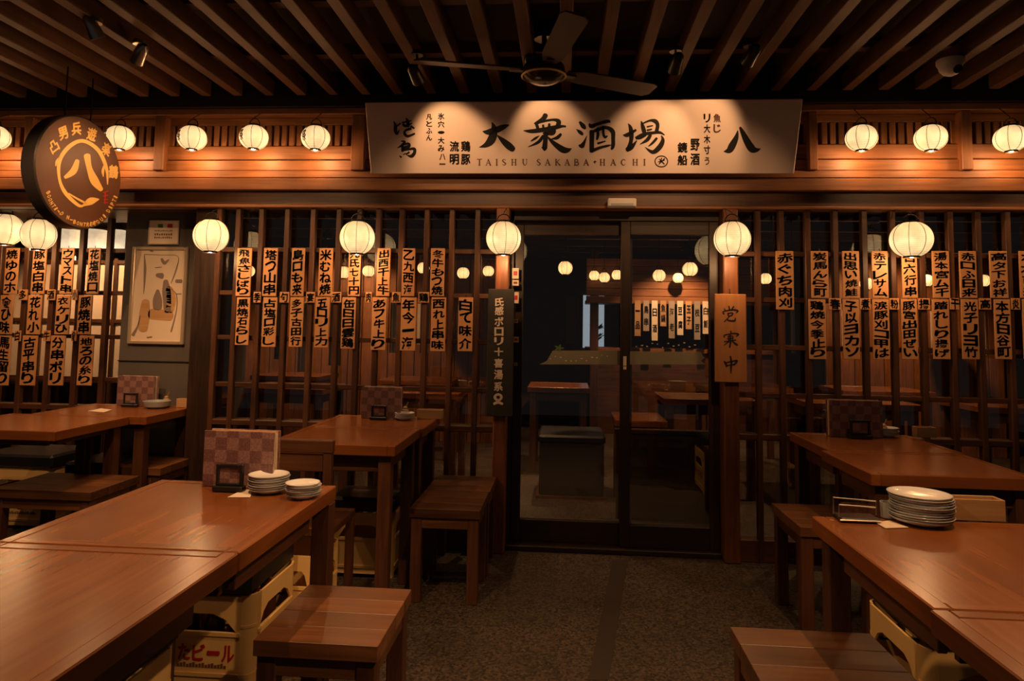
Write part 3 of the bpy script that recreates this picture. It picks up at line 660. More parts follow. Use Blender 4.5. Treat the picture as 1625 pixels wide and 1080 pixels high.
for i, ((a, b, y1), s) in enumerate(zip(up_r, tx)):
    strip(a, b, 398, y1, s, YM, 'wooden menu strip in upper row of right lattice, %s from the door post' % ORD[i], 'menu strips on the right lattice', -2)
lo_r = [(1283, 1310), (1337, 1363), (1384, 1410.5), (1429.5, 1455), (1479, 1506), (1525, 1552), (1577, 1603), (1622, 1648)]
tx = ['鶏焼今季止り', '子以ヨカソ', '涙豚刈コ甲は', '豚宮出田ぜい', '踏れしり揚げ', '光子リヨ竹', '本方日谷町', '大豆三種']
for i, ((a, b), s) in enumerate(zip(lo_r, tx)):
    strip(a, b, 474.5, 569.5, s, YM, 'wooden menu strip in lower row of right lattice, %s from the door post' % ORD[i], 'menu strips on the right lattice', -3)
for i, (a, b) in enumerate(((1315.5, 1335), (1364, 1381.5), (1411.5, 1427), (1457, 1476), (1507.5, 1522), (1553.5, 1573), (1604.5, 1619))):
    strip(a, b, 473, 491, '春煮粉揚干高炎'[i], YM, 'small square wooden tag between menu strips, %s from the door post' % ORD[i], 'small tags on the right lattice', 0, 'menu_tag')
YLm = FL - .047
rows = [('upper', 393, 466, ((10, 31), (53, 74.5), (98.5, 118.5), (141, 160.5)), ('焼ゆのホ', '豚塩白串', 'ウマスト串', '花塩焼口')),
        ('middle', 468, 530, ((1, 22), (45, 67), (90, 112.5), (125, 147)), ('食ひ味', '花れ小', '衣ケリひ', '豚焼串')),
        ('bottom', 532, 611, ((-3, 18), (36, 60), (81, 104.5), (126, 149.5)), ('馬生留り', '古平串り', '分串ポリ', '地ろの糸り'))]
for nm, y0, y1, cols, txs in rows:
    for i, ((a, b), s) in enumerate(zip(cols, txs)):
        strip(a, b, y0, y1, s, YLm, 'wooden menu strip in %s row of far lattice bay, %s from the grey pillar' % (nm, ORD[3 - i]), 'menu strips on the far lattice bay', 4)
for y0, y1, cols, chs, nm in ((459, 476, ((29.5, 43.5), (75, 88), (115, 123)), '多酒小', 'upper'), (524, 541, ((23.5, 33), (69, 80), (113.5, 121.5)), '白牛食', 'lower')):
    for i, (a, b) in enumerate(cols):
        strip(a, b, y0, y1, chs[i], YLm - .010, 'small square tag in %s gap of far lattice bay, %s from the grey pillar' % (nm, ORD[2 - i]), 'small tags on the far lattice bay', 0, 'menu_tag')
# ================================================================== CEILING FITTINGS
# ---- ceiling fan
fp = on(863, 122, 1, 3.3)
fan = thing('ceiling_fan', 'dark ceiling fan with long wooden blades hanging before the white signboard', 'fan', (fp.x, 3.3, 0))
zf = fp.z
MB().lathe([(.012, zf + .04), (.012, 2.72)], 12).build('rod', 'iron', fan, True)
MB().lathe([(.05, 2.66), (.055, 2.69), (.055, 2.74)], 20).build('canopy', 'fanmotor', fan, True)
MB().lathe([(.03, zf + .105), (.07, zf + .09), (.10, zf + .05), (.105, zf + .02), (.10, zf + .005), (.08, zf - .005)], 28).build('motor', 'fanmotor', fan, True)
MB().lathe([(.105, zf - .004), (.112, zf + .002), (.105, zf + .008)], 32, caps=False).build('rim', 'gold', fan, True)
MB().lathe([(.02, zf - .03), (.06, zf - .026), (.085, zf - .012), (.098, zf)], 28).build('light_cap', 'fanmotor', fan, True)
bl = None
for a in (27, 193, 283):
    if bl is None:
        b_ = MB(); b_.prism([(.12, -.035), (.2, -.055), (.6, -.065), (.63, -.04), (.63, .04), (.6, .055), (.2, .05), (.12, .03)], -.004, .004, Matrix.Translation((0, 0, zf + .03)) @ Matrix.Rotation(math.radians(78), 4, 'X'))
        bl = b_.build('blade', 'fanblade', fan); bl.rotation_euler = (0, 0, math.radians(a)); arm0 = B(.08, .17, -.018, .018, zf + .02, zf + .028).build('blade_arm', 'iron', bl)
    else:
        c_ = bl.copy(); COL.objects.link(c_); c_.rotation_euler = (0, 0, math.radians(a)); d_ = arm0.copy(); COL.objects.link(d_); d_.parent = c_
# ---- spotlights
def light(name, parent, loc, target, energy, size, col=WARM, blend=.6, rad=.02):
    l = bpy.data.lights.new(name, 'SPOT'); l.energy = energy; l.color = col; l.spot_size = math.radians(size); l.spot_blend = blend; l.shadow_soft_size = rad
    o = bpy.data.objects.new(name, l); COL.objects.link(o); o.parent = parent; o.location = loc
    o.rotation_euler = Vector(target).to_track_quat('-Z', 'Y').to_euler(); return o
def spotlight(loc, aim, energy, size, label, mat='blackplastic', blend=.6):
    """ceiling spot: bracket, can and lamp; the light sits at the mouth of the can"""
    loc = Vector(loc); d = (Vector(aim) - loc).normalized(); t = thing('spotlight', label, 'spotlight', loc)
    Mr = d.to_track_quat('Z', 'Y').to_matrix().to_4x4()
    MB().lathe([(.012, -.075), (.026, -.06), (.03, -.02), (.034, .03), (.03, .03), (.026, -.01), (.0005, -.012)], 18, M=Mr, caps=False).build('can', mat, t, True)
    MB().tube([(0, 0, -.0), (0, 0, 2.61 - loc.z)], .006).build('bracket', mat, t)
    MB().lathe([(.03, 2.59 - loc.z), (.03, 2.61 - loc.z)], 16).build('mount', mat, t, True)
    light('lamp', t, d * .032, d, energy, size, blend=blend)
    return t
def sgx(px): return on(px, 218, 1, 3.78).x
spotlight(on(661, 122, 1, 3.30), (sgx(716), 3.78, 2.25), 12, 62, 'black ceiling spotlight aimed at the two-character end of the signboard')
spotlight((sgx(848), 3.36, 2.545), (sgx(872), 3.78, 2.27), 9, 66, 'black ceiling spotlight behind the fan aimed at the middle of signboard')
spotlight((sgx(1050), 3.30, 2.52), (sgx(1032), 3.78, 2.25), 9, 64, 'black ceiling spotlight past the fan blade, aimed at large sign lettering')
spotlight(on(1190, 92, 1, 3.25), (sgx(1105), 3.78, 2.27), 12, 60, 'black ceiling spotlight between fan and white dome camera')
p = on(150, 50, 2, 2.55); spotlight(p, (p.x + .45, p.y + 1.0, .8), 50, 75, 'white-rimmed ceiling spotlight over the round brown sign', 'steel')
p = on(220, 90, 2, 2.53); spotlight(p, (xf, 3.5, dc.z - .02), 22, 46, 'small ceiling spotlight facing the round brown sign', 'steel')
spotlight((-.95, 1.45, 2.54), (-1.0, 1.75, .74), SPOTW * .9, 84, 'black fill spotlight added above the table with two plate stacks')  # from here on, out-of-frame lamps added as fill; first the tables
spotlight((1.05, 1.35, 2.54), (1.05, 1.7, .74), SPOTW * .9, 84, 'black fill spotlight added above the tall plate stack table')
spotlight((-1.0, 2.3, 2.54), (-1.0, 3.1, .74), SPOTW * .05, 80, 'black fill spotlight added above the table by the middle lattice')
spotlight((1.45, 2.25, 2.54), (1.4, 3.0, .74), SPOTW * .12, 80, 'black fill spotlight added above the table by the right lattice')
spotlight((-2.3, 2.4, 2.54), (-2.6, 3.5, .74), SPOTW * .8, 80, 'black fill spotlight added above the table by the grey pillar')
spotlight((-.15, 1.75, 2.54), (-.95, 2.2, .25), SPOTW * .5, 62, 'black fill spotlight added above the floor, aimed at the red-lettered crate')  # added fill pair over the aisle, lifting stools and crates
spotlight((.15, 1.65, 2.54), (.85, 2.0, .25), SPOTW * .3, 62, 'black fill spotlight added above the floor, aimed at the stool by the tall plate stack')
for i, (x, lab) in enumerate(((-3.2, 'far lattice bay'), (-1.75, 'grey pillar end of the facade'), (-.6, 'middle lattice and banner'), (.75, 'right door post'), (2.1, 'right lattice'), (3.0, 'farthest right lattice bars'))):
    spotlight((x, 2.42, 2.54), (x, 4.0, 1.66), WASH * 1.45, 52, 'black fill spotlight added to wash light over the ' + lab)  # row of fill spots added out of frame to brighten the facade
spotlight((1.15, .85, 2.54), (-1.15, 2.45, .18), 120, 26, 'black fill spotlight added to reach across to the red-lettered front crate')  # added low-angle fill for the crate fronts, also the next one
spotlight((-1.15, .8, 2.54), (1.15, 2.25, .18), 60, 22, 'black fill spotlight added to reach across to the crate behind plate stack table')
spotlight((-1.5, 1.9, 2.54), (-2.9, 3.7, .5), 45, 44, 'black fill spotlight added to reach under the table by the grey pillar')  # extra fill lamp added to brighten the seats under this table
# ---- dome camera
p = on(1508, 100, 2, 2.585)
dm = thing('dome_camera', 'white dome security camera fixed under the ceiling slats', 'camera', (p.x, p.y, 2.60))
MB().lathe([(.062, 0), (.062, -.018), (.055, -.03)], 28).build('base', 'whiteplastic', dm, True)
MB().lathe([(.055, -.026), (.050, -.05), (.034, -.07), (.012, -.08)], 28).build('dome', 'whiteplastic', dm, True)
Me = Matrix.Translation((.012, -.03, -.052)) @ Matrix.Rotation(math.radians(125), 4, 'X')
MB().lathe([(.021, 0), (.021, .018), (.015, .021)], 20, M=Me).build('eye', 'blackplastic', dm, True)
# ================================================================== FURNITURE
ZT = .74
def table(name, x0, x1, y0, y1, label, group, zt=ZT, legs=None, th=.045, apron=.075):
    cx, cy = (x0 + x1) / 2, (y0 + y1) / 2; t = thing(name, label, 'table', (cx, cy, 0), 0, group)
    a, b = (x1 - x0) / 2, (y1 - y0) / 2; e = .034
    B(-a + e, a - e, -b + e, b - e, zt - th + .006, zt - .0015).build('top_panel', 'table_y', t)
    for u0, u1, v0, v1, k in ((-a, -a + e, -b, b, 'y'), (a - e, a, -b, b, 'y'), (-a + e, a - e, -b, -b + e, 'x'), (-a + e, a - e, b - e, b, 'x')):
        B(u0, u1, v0, v1, zt - th, zt, bev=.003).build('edge_board', 'table_' + k, t)
    for v in (-b + .05, b - .07): B(-a + .07, a - .07, v, v + .02, zt - th - apron, zt - th, bev=.002).build('apron', 'leg_x', t)
    for u in (-a + .05, a - .07): B(u, u + .02, -b + .09, b - .09, zt - th - apron, zt - th, bev=.002).build('apron', 'leg_y', t)
    for u, v in legs or ((-a + .05, -b + .055), (a - .05, -b + .055), (-a + .05, b - .029), (a - .05, b - .029)):
        B(u - .028, u + .028, v - .028, v + .028, 0, zt - th, bev=.003).build('leg', 'leg_z', t)
    return t
G = 'square wooden tables on the terrace'
table('dining_table', -1.30, -.72, 1.545, 2.205, 'wooden table carrying two stacks of oval plates and a checked menu box', G, legs=((-.24, -.300), (-.12, -.300), (-.24, .301), (.262, .301)))
table('dining_table', -1.30, -.72, .88, 1.540, 'bare wooden table butted against the table with the two plate stacks', G, legs=((-.24, -.28), (.24, -.28), (-.24, .3), (-.12, .3)))
table('dining_table', -1.28, -.70, 3.475, 3.93, 'wooden table against the middle lattice carrying a menu box', G)
table('dining_table', -1.28, -.715, 2.95, 3.470, 'bare wooden table between the middle lattice table and a chair back', G, legs=((-.253, -.205), (.232, -.205), (-.253, .23), (.232, .23)))
table('dining_table', -2.90, -2.24, 3.62, 4.14, 'wooden table set against the grey pillar carrying bowl and menu box', G, legs=((.12, -.205), (.275, -.205), (-.28, .2), (.275, .2)), apron=.03)
table('dining_table', -3.0, -2.33, 3.06, 3.610, 'bare wooden table with mirror sheen next to the grey pillar table', G, legs=((-.28, -.22), (-.16, -.22), (.125, .225), (.28, .225)), apron=.03)
table('dining_table', 1.16, 1.74, 3.19, 3.72, 'wooden table near right lattice carrying menu box and small plates', G, legs=((-.105, -.235), (.24, -.235), (-.24, .236), (.24, .236)))
table('dining_table', 1.125, 1.72, 2.68, 3.18, 'bare wooden table behind the tall stack of white plates', G, legs=((-.2475, -.195), (.2475, -.195), (-.077, .221), (.2475, .221)))
table('dining_table', .695, 1.36, 1.40, 2.045, 'wooden table carrying the tall stack of white plates', G, legs=((.17, -.28), (.28, -.28), (-.28, .293), (.28, .293)))
table('dining_table', .685, 1.36, .70, 1.395, 'bare wooden table butted against the tall plate stack table', G, legs=((-.28, -.3), (.28, -.3), (.17, .31), (.28, .31)))
def stool(x0, x1, y0, y1, z, label, n=4, th=.04, axis='x', name='bench_stool'):
    cx, cy = (x0 + x1) / 2, (y0 + y1) / 2; t = thing(name, label, 'bench', (cx, cy, 0), 0, 'wooden bench stools'); a, b = (x1 - x0) / 2, (y1 - y0) / 2
    st = 2 * b / n
    for i in range(n): B(-a, a, -b + st * i + .0008, -b + st * (i + 1) - .0008, z - th, z, bev=.0012).build('plank', 'bench_x', t)
    for v in (-b + .012, b - .032): B(-a + .05, a - .05, v, v + .02, z - th - .05, z - th, bev=.002).build('apron', 'bench_x', t)
    for u in (-a + .012, a - .032): B(u, u + .02, -b + .06, b - .06, z - th - .05, z - th, bev=.002).build('apron', 'bench_y', t)
    for u in (-a + .032, a - .032):
        for v in (-b + .034, b - .034): B(u - .025, u + .025, v - .025, v + .025, 0, z - th, bev=.003).build('leg', 'leg_z', t)
    return t
stool(-.775, -.455, 1.76, 2.142, .455, 'slatted wooden stool beside the table with two plate stacks')
stool(-.70, -.375, 3.20, 3.565, .42, 'wooden stool beside the middle lattice tables, farther from the glass', 3)
stool(-.70, -.37, 3.575, 3.93, .42, 'wooden stool under the dark vertical banner, close to the glass', 3)
stool(.455, .82, 1.56, 1.984, .455, 'slatted wooden stool beside the tall plate stack table')
stool(-2.70, -2.20, 3.15, 3.53, .45, 'low wooden bench beside the mirror-sheen table', 3)
stool(-2.50, -2.20, 3.71, 4.05, .45, 'low wooden bench at the foot of the grey pillar', 3)
# stool by the right tables is tucked under their edge, so it stands between the table legs
stool(.985, 1.305, 3.04, 3.44, .445, 'wooden stool standing between right door post and right lattice tables', 3)
# ---- beer crates and cushions
def crate(x0, x1, y0, y1, h, label, text=None, side=None, sdir=1, name='beer_crate'):
    cx, cy = (x0 + x1) / 2, (y0 + y1) / 2; t = thing(name, label, 'crate', (cx, cy, 0), 0, 'yellow crates used as seats'); a, b = (x1 - x0) / 2, (y1 - y0) / 2
    rc = .042; w_ = .008
    def wall(half, Mw):
        mb = MB(); L = half - rc; zt0 = h * .80; zo = h * .60
        arch = [(-L, h - .004), (L, h - .004), (L, zo)]
        arch += [(L * (1 - .10) - 0 * 1, zo)] if False else []
        ar = [(L - .012 - (L - .012) * 0, zo)] if False else []
        n = 8; pts = [(L, h - .004), (L, zo)]
        for k in range(n + 1):
            u = k / n; x = (L - .010) * (1 - 2 * u); zz = zo + (zt0 - zo) * min(1, math.sin(math.pi * u) * 1.9); pts.append((x, zz))
        pts += [(-L, zo), (-L, h - .004)]
        mb.prism(pts, 0, w_, Mw)
        mb.box(-L, L, 0, w_, .022, zo, M=Mw); mb.box(-L, L, -.004, w_, zo - .008, zo + .004, M=Mw); mb.box(-L, L, -.005, w_, .05, .062, M=Mw)
        return mb.build('side_panel', 'crate', t)
    T = Matrix.Translation
    wall(a, T((0, -b, 0))); wall(a, T((0, b, 0)) @ Matrix.Rotation(math.pi, 4, 'Z'))
    wall(b, T((a, 0, 0)) @ Matrix.Rotation(math.pi / 2, 4, 'Z')); wall(b, T((-a, 0, 0)) @ Matrix.Rotation(-math.pi / 2, 4, 'Z'))
    for sx in (-1, 1):
        for sy in (-1, 1):
            mb = MB(); ol = []
            for k in range(7):
                q = math.pi / 2 * k / 6; ol.append((sx * (a - rc + rc * math.cos(q)), sy * (b - rc + rc * math.sin(q))))
            inn = [(sx * (a - rc + (rc - w_) * math.cos(math.pi / 2 * k / 6)), sy * (b - rc + (rc - w_) * math.sin(math.pi / 2 * k / 6))) for k in range(6, -1, -1)]
            pl = ol + inn; n = len(pl)
            for z0, z1, gr in ((0, h, 1), (h * .66, h * .69, 1.004), (.045, .06, 1.004)):
                vs = [(x * gr, y * gr, z0) for x, y in pl] + [(x * gr, y * gr, z1) for x, y in pl]
                fs = [(i, (i + 1) % n, (i + 1) % n + n, i + n) for i in range(n)] + [(i, i + 1, n - 2 - i, n - 1 - i) for i in range(6)] + [(i + n, i + 1 + n, 2 * n - 2 - i, 2 * n - 1 - i) for i in range(6)]
                mb.add(vs, fs)
            mb.build('corner', 'crate', t, True)
    B(-a + .01, a - .01, -b + .01, b - .01, .02, .03).build('bottom', 'crate', t)
    if text:
        g = MB(); st = .052; n = len(text); x_ = a - .055 - st * (n - .5)
        for i, c in enumerate(text):
            g.glyphs(c, x_ + st * i, h * .40, .042, .052, lambda x, z: (x, -b - .0012, z), dn=(0, -.0003, 0))
        g.build('lettering', 'red', t)
        g = MB()
        for k in range(16): g.box(a - .26 + .011 * k, a - .26 + .011 * k + .008, -b - .0012, -b - .0004, h * .245, h * .275 + .003 * (k % 3))
        g.build('small_print', 'inkfade', t)
    if side:
        g = MB(); n = len(side); st = (2 * b - .11) / n; xx = a * sdir + .0014 * sdir
        for i, c in enumerate(side):
            g.glyphs(c, 0, h * .44, st * .85, .05, lambda p_, z, i=i: (xx, sdir * (-b + .055 + st * (i + .5) + p_), z), dn=(.0003 * sdir, 0, 0))
        g.build('side_lettering', 'red', t)
    return t
def cushion(x0, x1, y0, y1, z, label, th=.075):
    cx, cy = (x0 + x1) / 2, (y0 + y1) / 2
    o = tag(B((x0 - x1) / 2, (x1 - x0) / 2, (y0 - y1) / 2, (y1 - y0) / 2, 0, th, bev=.014).build('seat_cushion', 'cushion', loc=(cx, cy, z)), label, 'cushion', 'black seat cushions on crates'); return o
crate(-1.51, -1.05, 2.375, 2.763, .32, 'yellow beer crate with red lettering under a black cushion', 'れたビール', 'ヱナナビール'); cushion(-1.525, -1.06, 2.365, 2.76, .32, 'black cushion on the yellow crate with red front lettering', .115)
crate(-1.56, -1.12, 1.62, 2.03, .32, 'yellow beer crate under the table that carries two plate stacks', 'れたビール', 'ビール'); cushion(-1.565, -1.115, 1.612, 2.035, .32, 'black cushion on the crate under the two plate stacks table', .09)
crate(1.07, 1.53, 2.22, 2.62, .32, 'yellow beer crate behind the tall plate stack table', None, 'ヱナナビール', -1); cushion(1.08, 1.54, 2.215, 2.625, .32, 'black cushion on crate behind the tall plate stack table', .12)
crate(-1.176, -.970, 2.81, 3.06, .32, 'yellow crate standing under the dark wooden chair')
crate(-3.52, -3.06, 4.02, 4.38, .36, 'yellow crate under dark cushion beside the far lattice bay', 'ビール'); cushion(-3.53, -3.05, 4.0, 4.38, .36, 'dark cushion on crate beside the far lattice bay', .08)
crate(-2.815, -2.515, 3.80, 4.15, .34, 'yellow crate under dark cushion in front of the grey pillar'); cushion(-2.82, -2.51, 3.79, 4.155, .34, 'dark cushion on the crate in front of the grey pillar', .11)
crate(1.385, 1.63, 2.80, 3.05, .32, 'yellow crate beneath the bare table behind the tall plate stack')
crate(-1.17, -.84, 3.48, 3.74, .32, 'yellow crate beneath the table by the middle lattice'); cushion(-1.175, -.835, 3.475, 3.745, .32, 'dark cushion on the crate beneath the middle lattice table', .07)
# bottles inside the front crate
bt = None
for i, (x, y) in enumerate(((-1.13, 2.45), (-1.22, 2.45), (-1.31, 2.45), (-1.40, 2.45), (-1.12, 2.55), (-1.12, 2.65))):
    if bt is None:
        bt = thing('beer_bottle', 'brown glass bottle standing inside the red-lettered front crate', 'bottle', (x, y, .03), 0, 'bottles in the front crate')
        MB().lathe([(.030, 0), (.034, .006), (.034, .165), (.026, .195), (.013, .225), (.012, .262)], 14).build('glass', 'brownglass', bt, True)
        MB().lathe([(.0145, .256), (.0145, .268), (.011, .272)], 12).build('cap', 'gold', bt, True)
    else: copytree(bt, (x, y, .03))
# ---- chair at the end of the middle tables
chr_ = thing('wooden_chair', 'dark wooden chair with panel back at end of middle lattice tables', 'chair', (-1.088, 2.80, 0))
for x in (-.127, .124): B(x, x + .034, -.03, .004, 0, .775, bev=.003).build('back_post', 'leg_z', chr_)
B(-.13, .162, -.034, .004, .735, .785, bev=.003).build('top_rail', 'leg_x', chr_); B(-.093, .124, -.024, -.006, .66, .728, bev=.002).build('back_panel', 'leg_x', chr_)
B(-.127, .158, .004, .33, .395, .43, bev=.004).build('seat', 'leg_y', chr_)
for x in (-.127, .124): B(x, x + .034, .295, .329, 0, .395, bev=.003).build('front_leg', 'leg_z', chr_)
# ================================================================== TABLE THINGS
def pt(x, y, z=ZT): return on(x, y, 2, z)
def menu_box(px, wd, ht, dp_, label, rz=0.0, frame=True, flabel=None, foff=(0.02, -.03)):
    t = thing('menu_box', label, 'menu box', (px.x, px.y, ZT), rz, 'checked menu boxes'); a = wd / 2
    B(-a, a, 0, .006, 0, ht, bev=.001).build('front_cover', 'menucover', t); B(-a, a, dp_ - .006, dp_, 0, ht, bev=.001).build('back_cover', 'menucover', t)
    n = 4; st = (dp_ - .014) / n
    for i in range(n):
        B(-a + .004, a - .003 - .002 * (i % 2), .008 + st * i, .008 + st * (i + 1) - .001, .002, ht - .002 - .003 * (i % 3)).build('menu_pages', 'palewood' if i % 2 else 'papercream', t)
    if frame:
        f_ = thing('table_frame', flabel, 'frame', (px.x + foff[0], px.y + foff[1], ZT), rz, 'small black frames by the menu boxes'); s = wd / .24
        for x0, x1, z0, z1 in ((-.045, -.034, .018, .085), (.034, .045, .018, .085), (-.034, .034, .074, .085), (-.034, .034, .018, .026)): B(x0 * s, x1 * s, 0, .012, z0 * s, z1 * s, bev=.002).build('frame_edge', 'blackplastic', f_)
        B(-.034 * s, .034 * s, .006, .010, .026 * s, .074 * s).build('picture', 'menucover', f_); B(-.05 * s, .05 * s, -.012, .02, 0, .018 * s, bev=.003).build('foot', 'blackplastic', f_)
    return t
def plate_proto(name, r, h, label, group, mat='porcelain', sy=1.0):
    t = thing(name, label, 'plate', (0, 0, 0), 0, group)
    p_ = MB().lathe([(.0, .0025), (r * .55, 0), (r * .58, .0), (r * .62, h * .22), (r * .9, h * .62), (r, h), (r * .985, h + .0012), (r * .86, h * .75), (r * .6, h * .38), (.0, h * .34)], 36, caps=False).build('dish', mat, t, True)
    MB().lathe([(r * 1.0, h * .93), (r * 1.006, h + .0008), (r * .97, h + .001)], 36, caps=False).build('rim_line', 'glaze', t, True)
    t.scale = (1, sy, 1); return t
def stack(proto, loc, n, pitch, jit=.003):
    loc = Vector(loc)
    for i in range(n):
        l_ = loc + Vector((random.uniform(-jit, jit), random.uniform(-jit, jit), pitch * i))
        if i == 0: proto.location = l_
        else: copytree(proto, l_)
# front left table
p = pt(384, 769); menu_box(Vector((p.x, 2.135, 0)), .228, .172, .05, 'checked brown menu box standing beside two plate stacks', -.02, True, 'small black frame in front of menu box beside two plate stacks', (-.0, -.055))
p = pt(427, 780); stack(plate_proto('plate', .060, .014, 'white plate in the taller of the two plate stacks by the menu box', 'taller plate stack by the menu box'), (p.x, p.y, ZT), 7, .0066)
p = pt(481, 789); stack(plate_proto('plate', .050, .013, 'white plate in the smaller of the two plate stacks by the menu box', 'smaller plate stack by the menu box'), (p.x, p.y, ZT), 6, .0062)
def slip(pts, label, mat='paper'):
    P = [pt(*q) for q in pts]; c = sum(P, Vector()) / len(P); mb = MB()
    vs = [(q.x - c.x, q.y - c.y, 0) for q in P] + [(q.x - c.x, q.y - c.y, .0012) for q in P]; n = len(P)
    mb.add(vs, [tuple(range(n)), tuple(range(n, 2 * n))] + [(i, (i + 1) % n, (i + 1) % n + n, i + n) for i in range(n)])
    tag(mb.build('paper_slip', mat, loc=(c.x, c.y, ZT + .0001)), label, 'paper')
slip(((361, 789), (386, 777), (401, 777), (397, 789)), 'white paper slip poking out from under the taller plate stack')
# chopsticks-like pen at the frame foot
P0 = pt(339, 773); P1 = pt(392, 775); MBp = MB().tube([(0, 0, .004), (P1.x - P0.x, P1.y - P0.y, .004)], .003)
tag(MBp.build('pencil', 'palewood', loc=(P0.x, P0.y, ZT)), 'thin pale pencil lying at the foot of the front menu box', 'pencil')
# front right table
p = pt(1462, 829); stack(plate_proto('plate', .079, .016, 'white round plate in the tallest stack, beside the clear plastic stand', 'tall plate stack'), (p.x, p.y, ZT), 11, .0063, .004)
slip(((1389, 829), (1412, 826), (1442, 837), (1405, 838)), 'white paper slip lying beside the tall plate stack')
def wood_box(x0, x1, y, ht, dp_, label):
    a = pt(x0, y); b = pt(x1, y); wd = b.x - a.x; t = thing('cutlery_box', label, 'box', ((a.x + b.x) / 2, (a.y + b.y) / 2, ZT), 0, 'pale wooden cutlery boxes')
    B(-wd / 2, wd / 2, 0, .007, 0, ht, bev=.001).build('front_board', 'palewood', t); B(-wd / 2, wd / 2, dp_ - .007, dp_, 0, ht, bev=.001).build('back_board', 'palewood', t)
    for s_ in (-1, 1): B(s_ * (wd / 2 - .007), s_ * wd / 2, .007, dp_ - .007, 0, ht, bev=.001).build('end_board', 'palewood', t)
    B(-wd / 2 + .007, wd / 2 - .007, .007, dp_ - .007, 0, .006).build('bottom_board', 'palewood', t); return t
wb = wood_box(1484, 1592, 826, .058, .055, 'long pale wooden cutlery box behind the tall plate stack')
# clear plastic stand and cup
p = pt(1368, 828); ac = thing('acrylic_stand', 'clear plastic menu stand lying on the tall plate stack table', 'stand', (p.x, p.y, ZT))
B(-.06, .045, -.012, .05, 0, .012, bev=.003).build('foot', 'blackplastic', ac); B(-.055, .04, .0, .006, .014, .050, bev=.001).build('panel', 'acrylic', ac)
MB().tube([(-.062, -.012, .006), (.046, -.012, .006)], .0025).build('front_edge', 'steel', ac)
MB().tube([(-.06, 0, .012), (-.06, 0, .044), (.036, 0, .040)], .0022).build('wire', 'steel', ac)
MB().tube([(-.064, .03, .012), (-.064, .03, .056), (.05, .03, .050), (.05, .03, .012)], .0022).build('wire', 'steel', ac)
p = pt(1413, 824); MBc = MB().lathe([(.014, 0), (.019, .004), (.021, .045), (.0195, .045), (.0175, .006), (0.0, .005)], 20, caps=False)
cu = tag(MBc.build('small_cup', 'glaze', smooth=True, loc=(p.x, p.y + .012, ZT)), 'small greyish cup between clear stand and tall plate stack', 'cup')
# middle lattice table
p = pt(608, 662); menu_box(Vector((p.x, 3.80, 0)), .22, .172, .05, 'checked menu box on the table against the middle lattice', 0, True, 'small black frame before the menu box by the middle lattice', (.0, -.05))
p = pt(649, 662); stack(plate_proto('plate', .055, .015, 'pale plate in the low stack by the middle lattice', 'plates by the middle lattice'), (p.x, 3.79, ZT), 4, .0075)
wood_box(668, 708, 660, .05, .05, 'pale wooden box at the end of the middle lattice table').location.y = 3.84
slip(((606, 663), (630, 659), (640, 662), (622, 665)), 'pale paper slip beside the plates by the middle lattice')
def condiment(px, label, y):
    t = thing('condiment_jar', label, 'jar', (px, y, ZT), 0, 'small brown condiment jars')
    MB().lathe([(.018, 0), (.022, .004), (.024, .03), (.017, .045), (.012, .048)], 18).build('jar', 'rabbit', t, True)
    MB().lathe([(.013, .047), (.014, .055), (.006, .062)], 14).build('lid', 'palewood', t, True); MB().tube([(.004, 0, .055), (.016, 0, .085)], .003).build('spoon', 'palewood', t)
condiment(pt(648, 659).x, 'small brown condiment jar behind plates by the middle lattice', 3.88)
# right lattice table
p = pt(1350, 690); menu_box(Vector((p.x, 3.60, 0)), .255, .18, .05, 'checked menu box on the table near the right lattice', 0, True, 'small black frame before the menu box near the right lattice', (.0, -.05))
p = pt(1407, 692); stack(plate_proto('plate', .056, .014, 'pale plate in the low stack near the right lattice', 'plates near the right lattice'), (p.x, p.y, ZT), 5, .0075)
slip(((1358, 692), (1375, 689), (1396, 692), (1375, 695)), 'pale paper slip beside the plates near the right lattice')
wood_box(1424, 1451, 684, .05, .05, 'pale wooden box behind plates near the right lattice').location.y = 3.655
condiment(pt(1392, 688).x, 'small brown condiment jar near the right lattice plates', 3.67)
# grey pillar table
p = pt(208, 645); menu_box(Vector((p.x, 4.06, 0)), .235, .18, .05, 'checked menu box on the table against the grey pillar', 0, True, 'small black frame before the menu box by the grey pillar', (.0, -.05))
p = pt(242, 647); bw = tag(MB().lathe([(.045, 0), (.068, .012), (.076, .036), (.078, .042), (.072, .042), (.064, .018), (0, .012)], 30, caps=False).build('stone_bowl', 'glaze', smooth=True, loc=(p.x + .02, 4.0, ZT)), 'grey stoneware bowl on the table against the grey pillar', 'bowl')
condiment(p.x + .02, 'small brown condiment jar behind the grey stoneware bowl', 4.10)
wood_box(268, 310, 648, .05, .05, 'pale wooden box at the pillar end of its table').location.y = 4.06
slip(((140, 652), (160, 648), (178, 650), (165, 654)), 'pale paper slip near the menu box by the grey pillar')
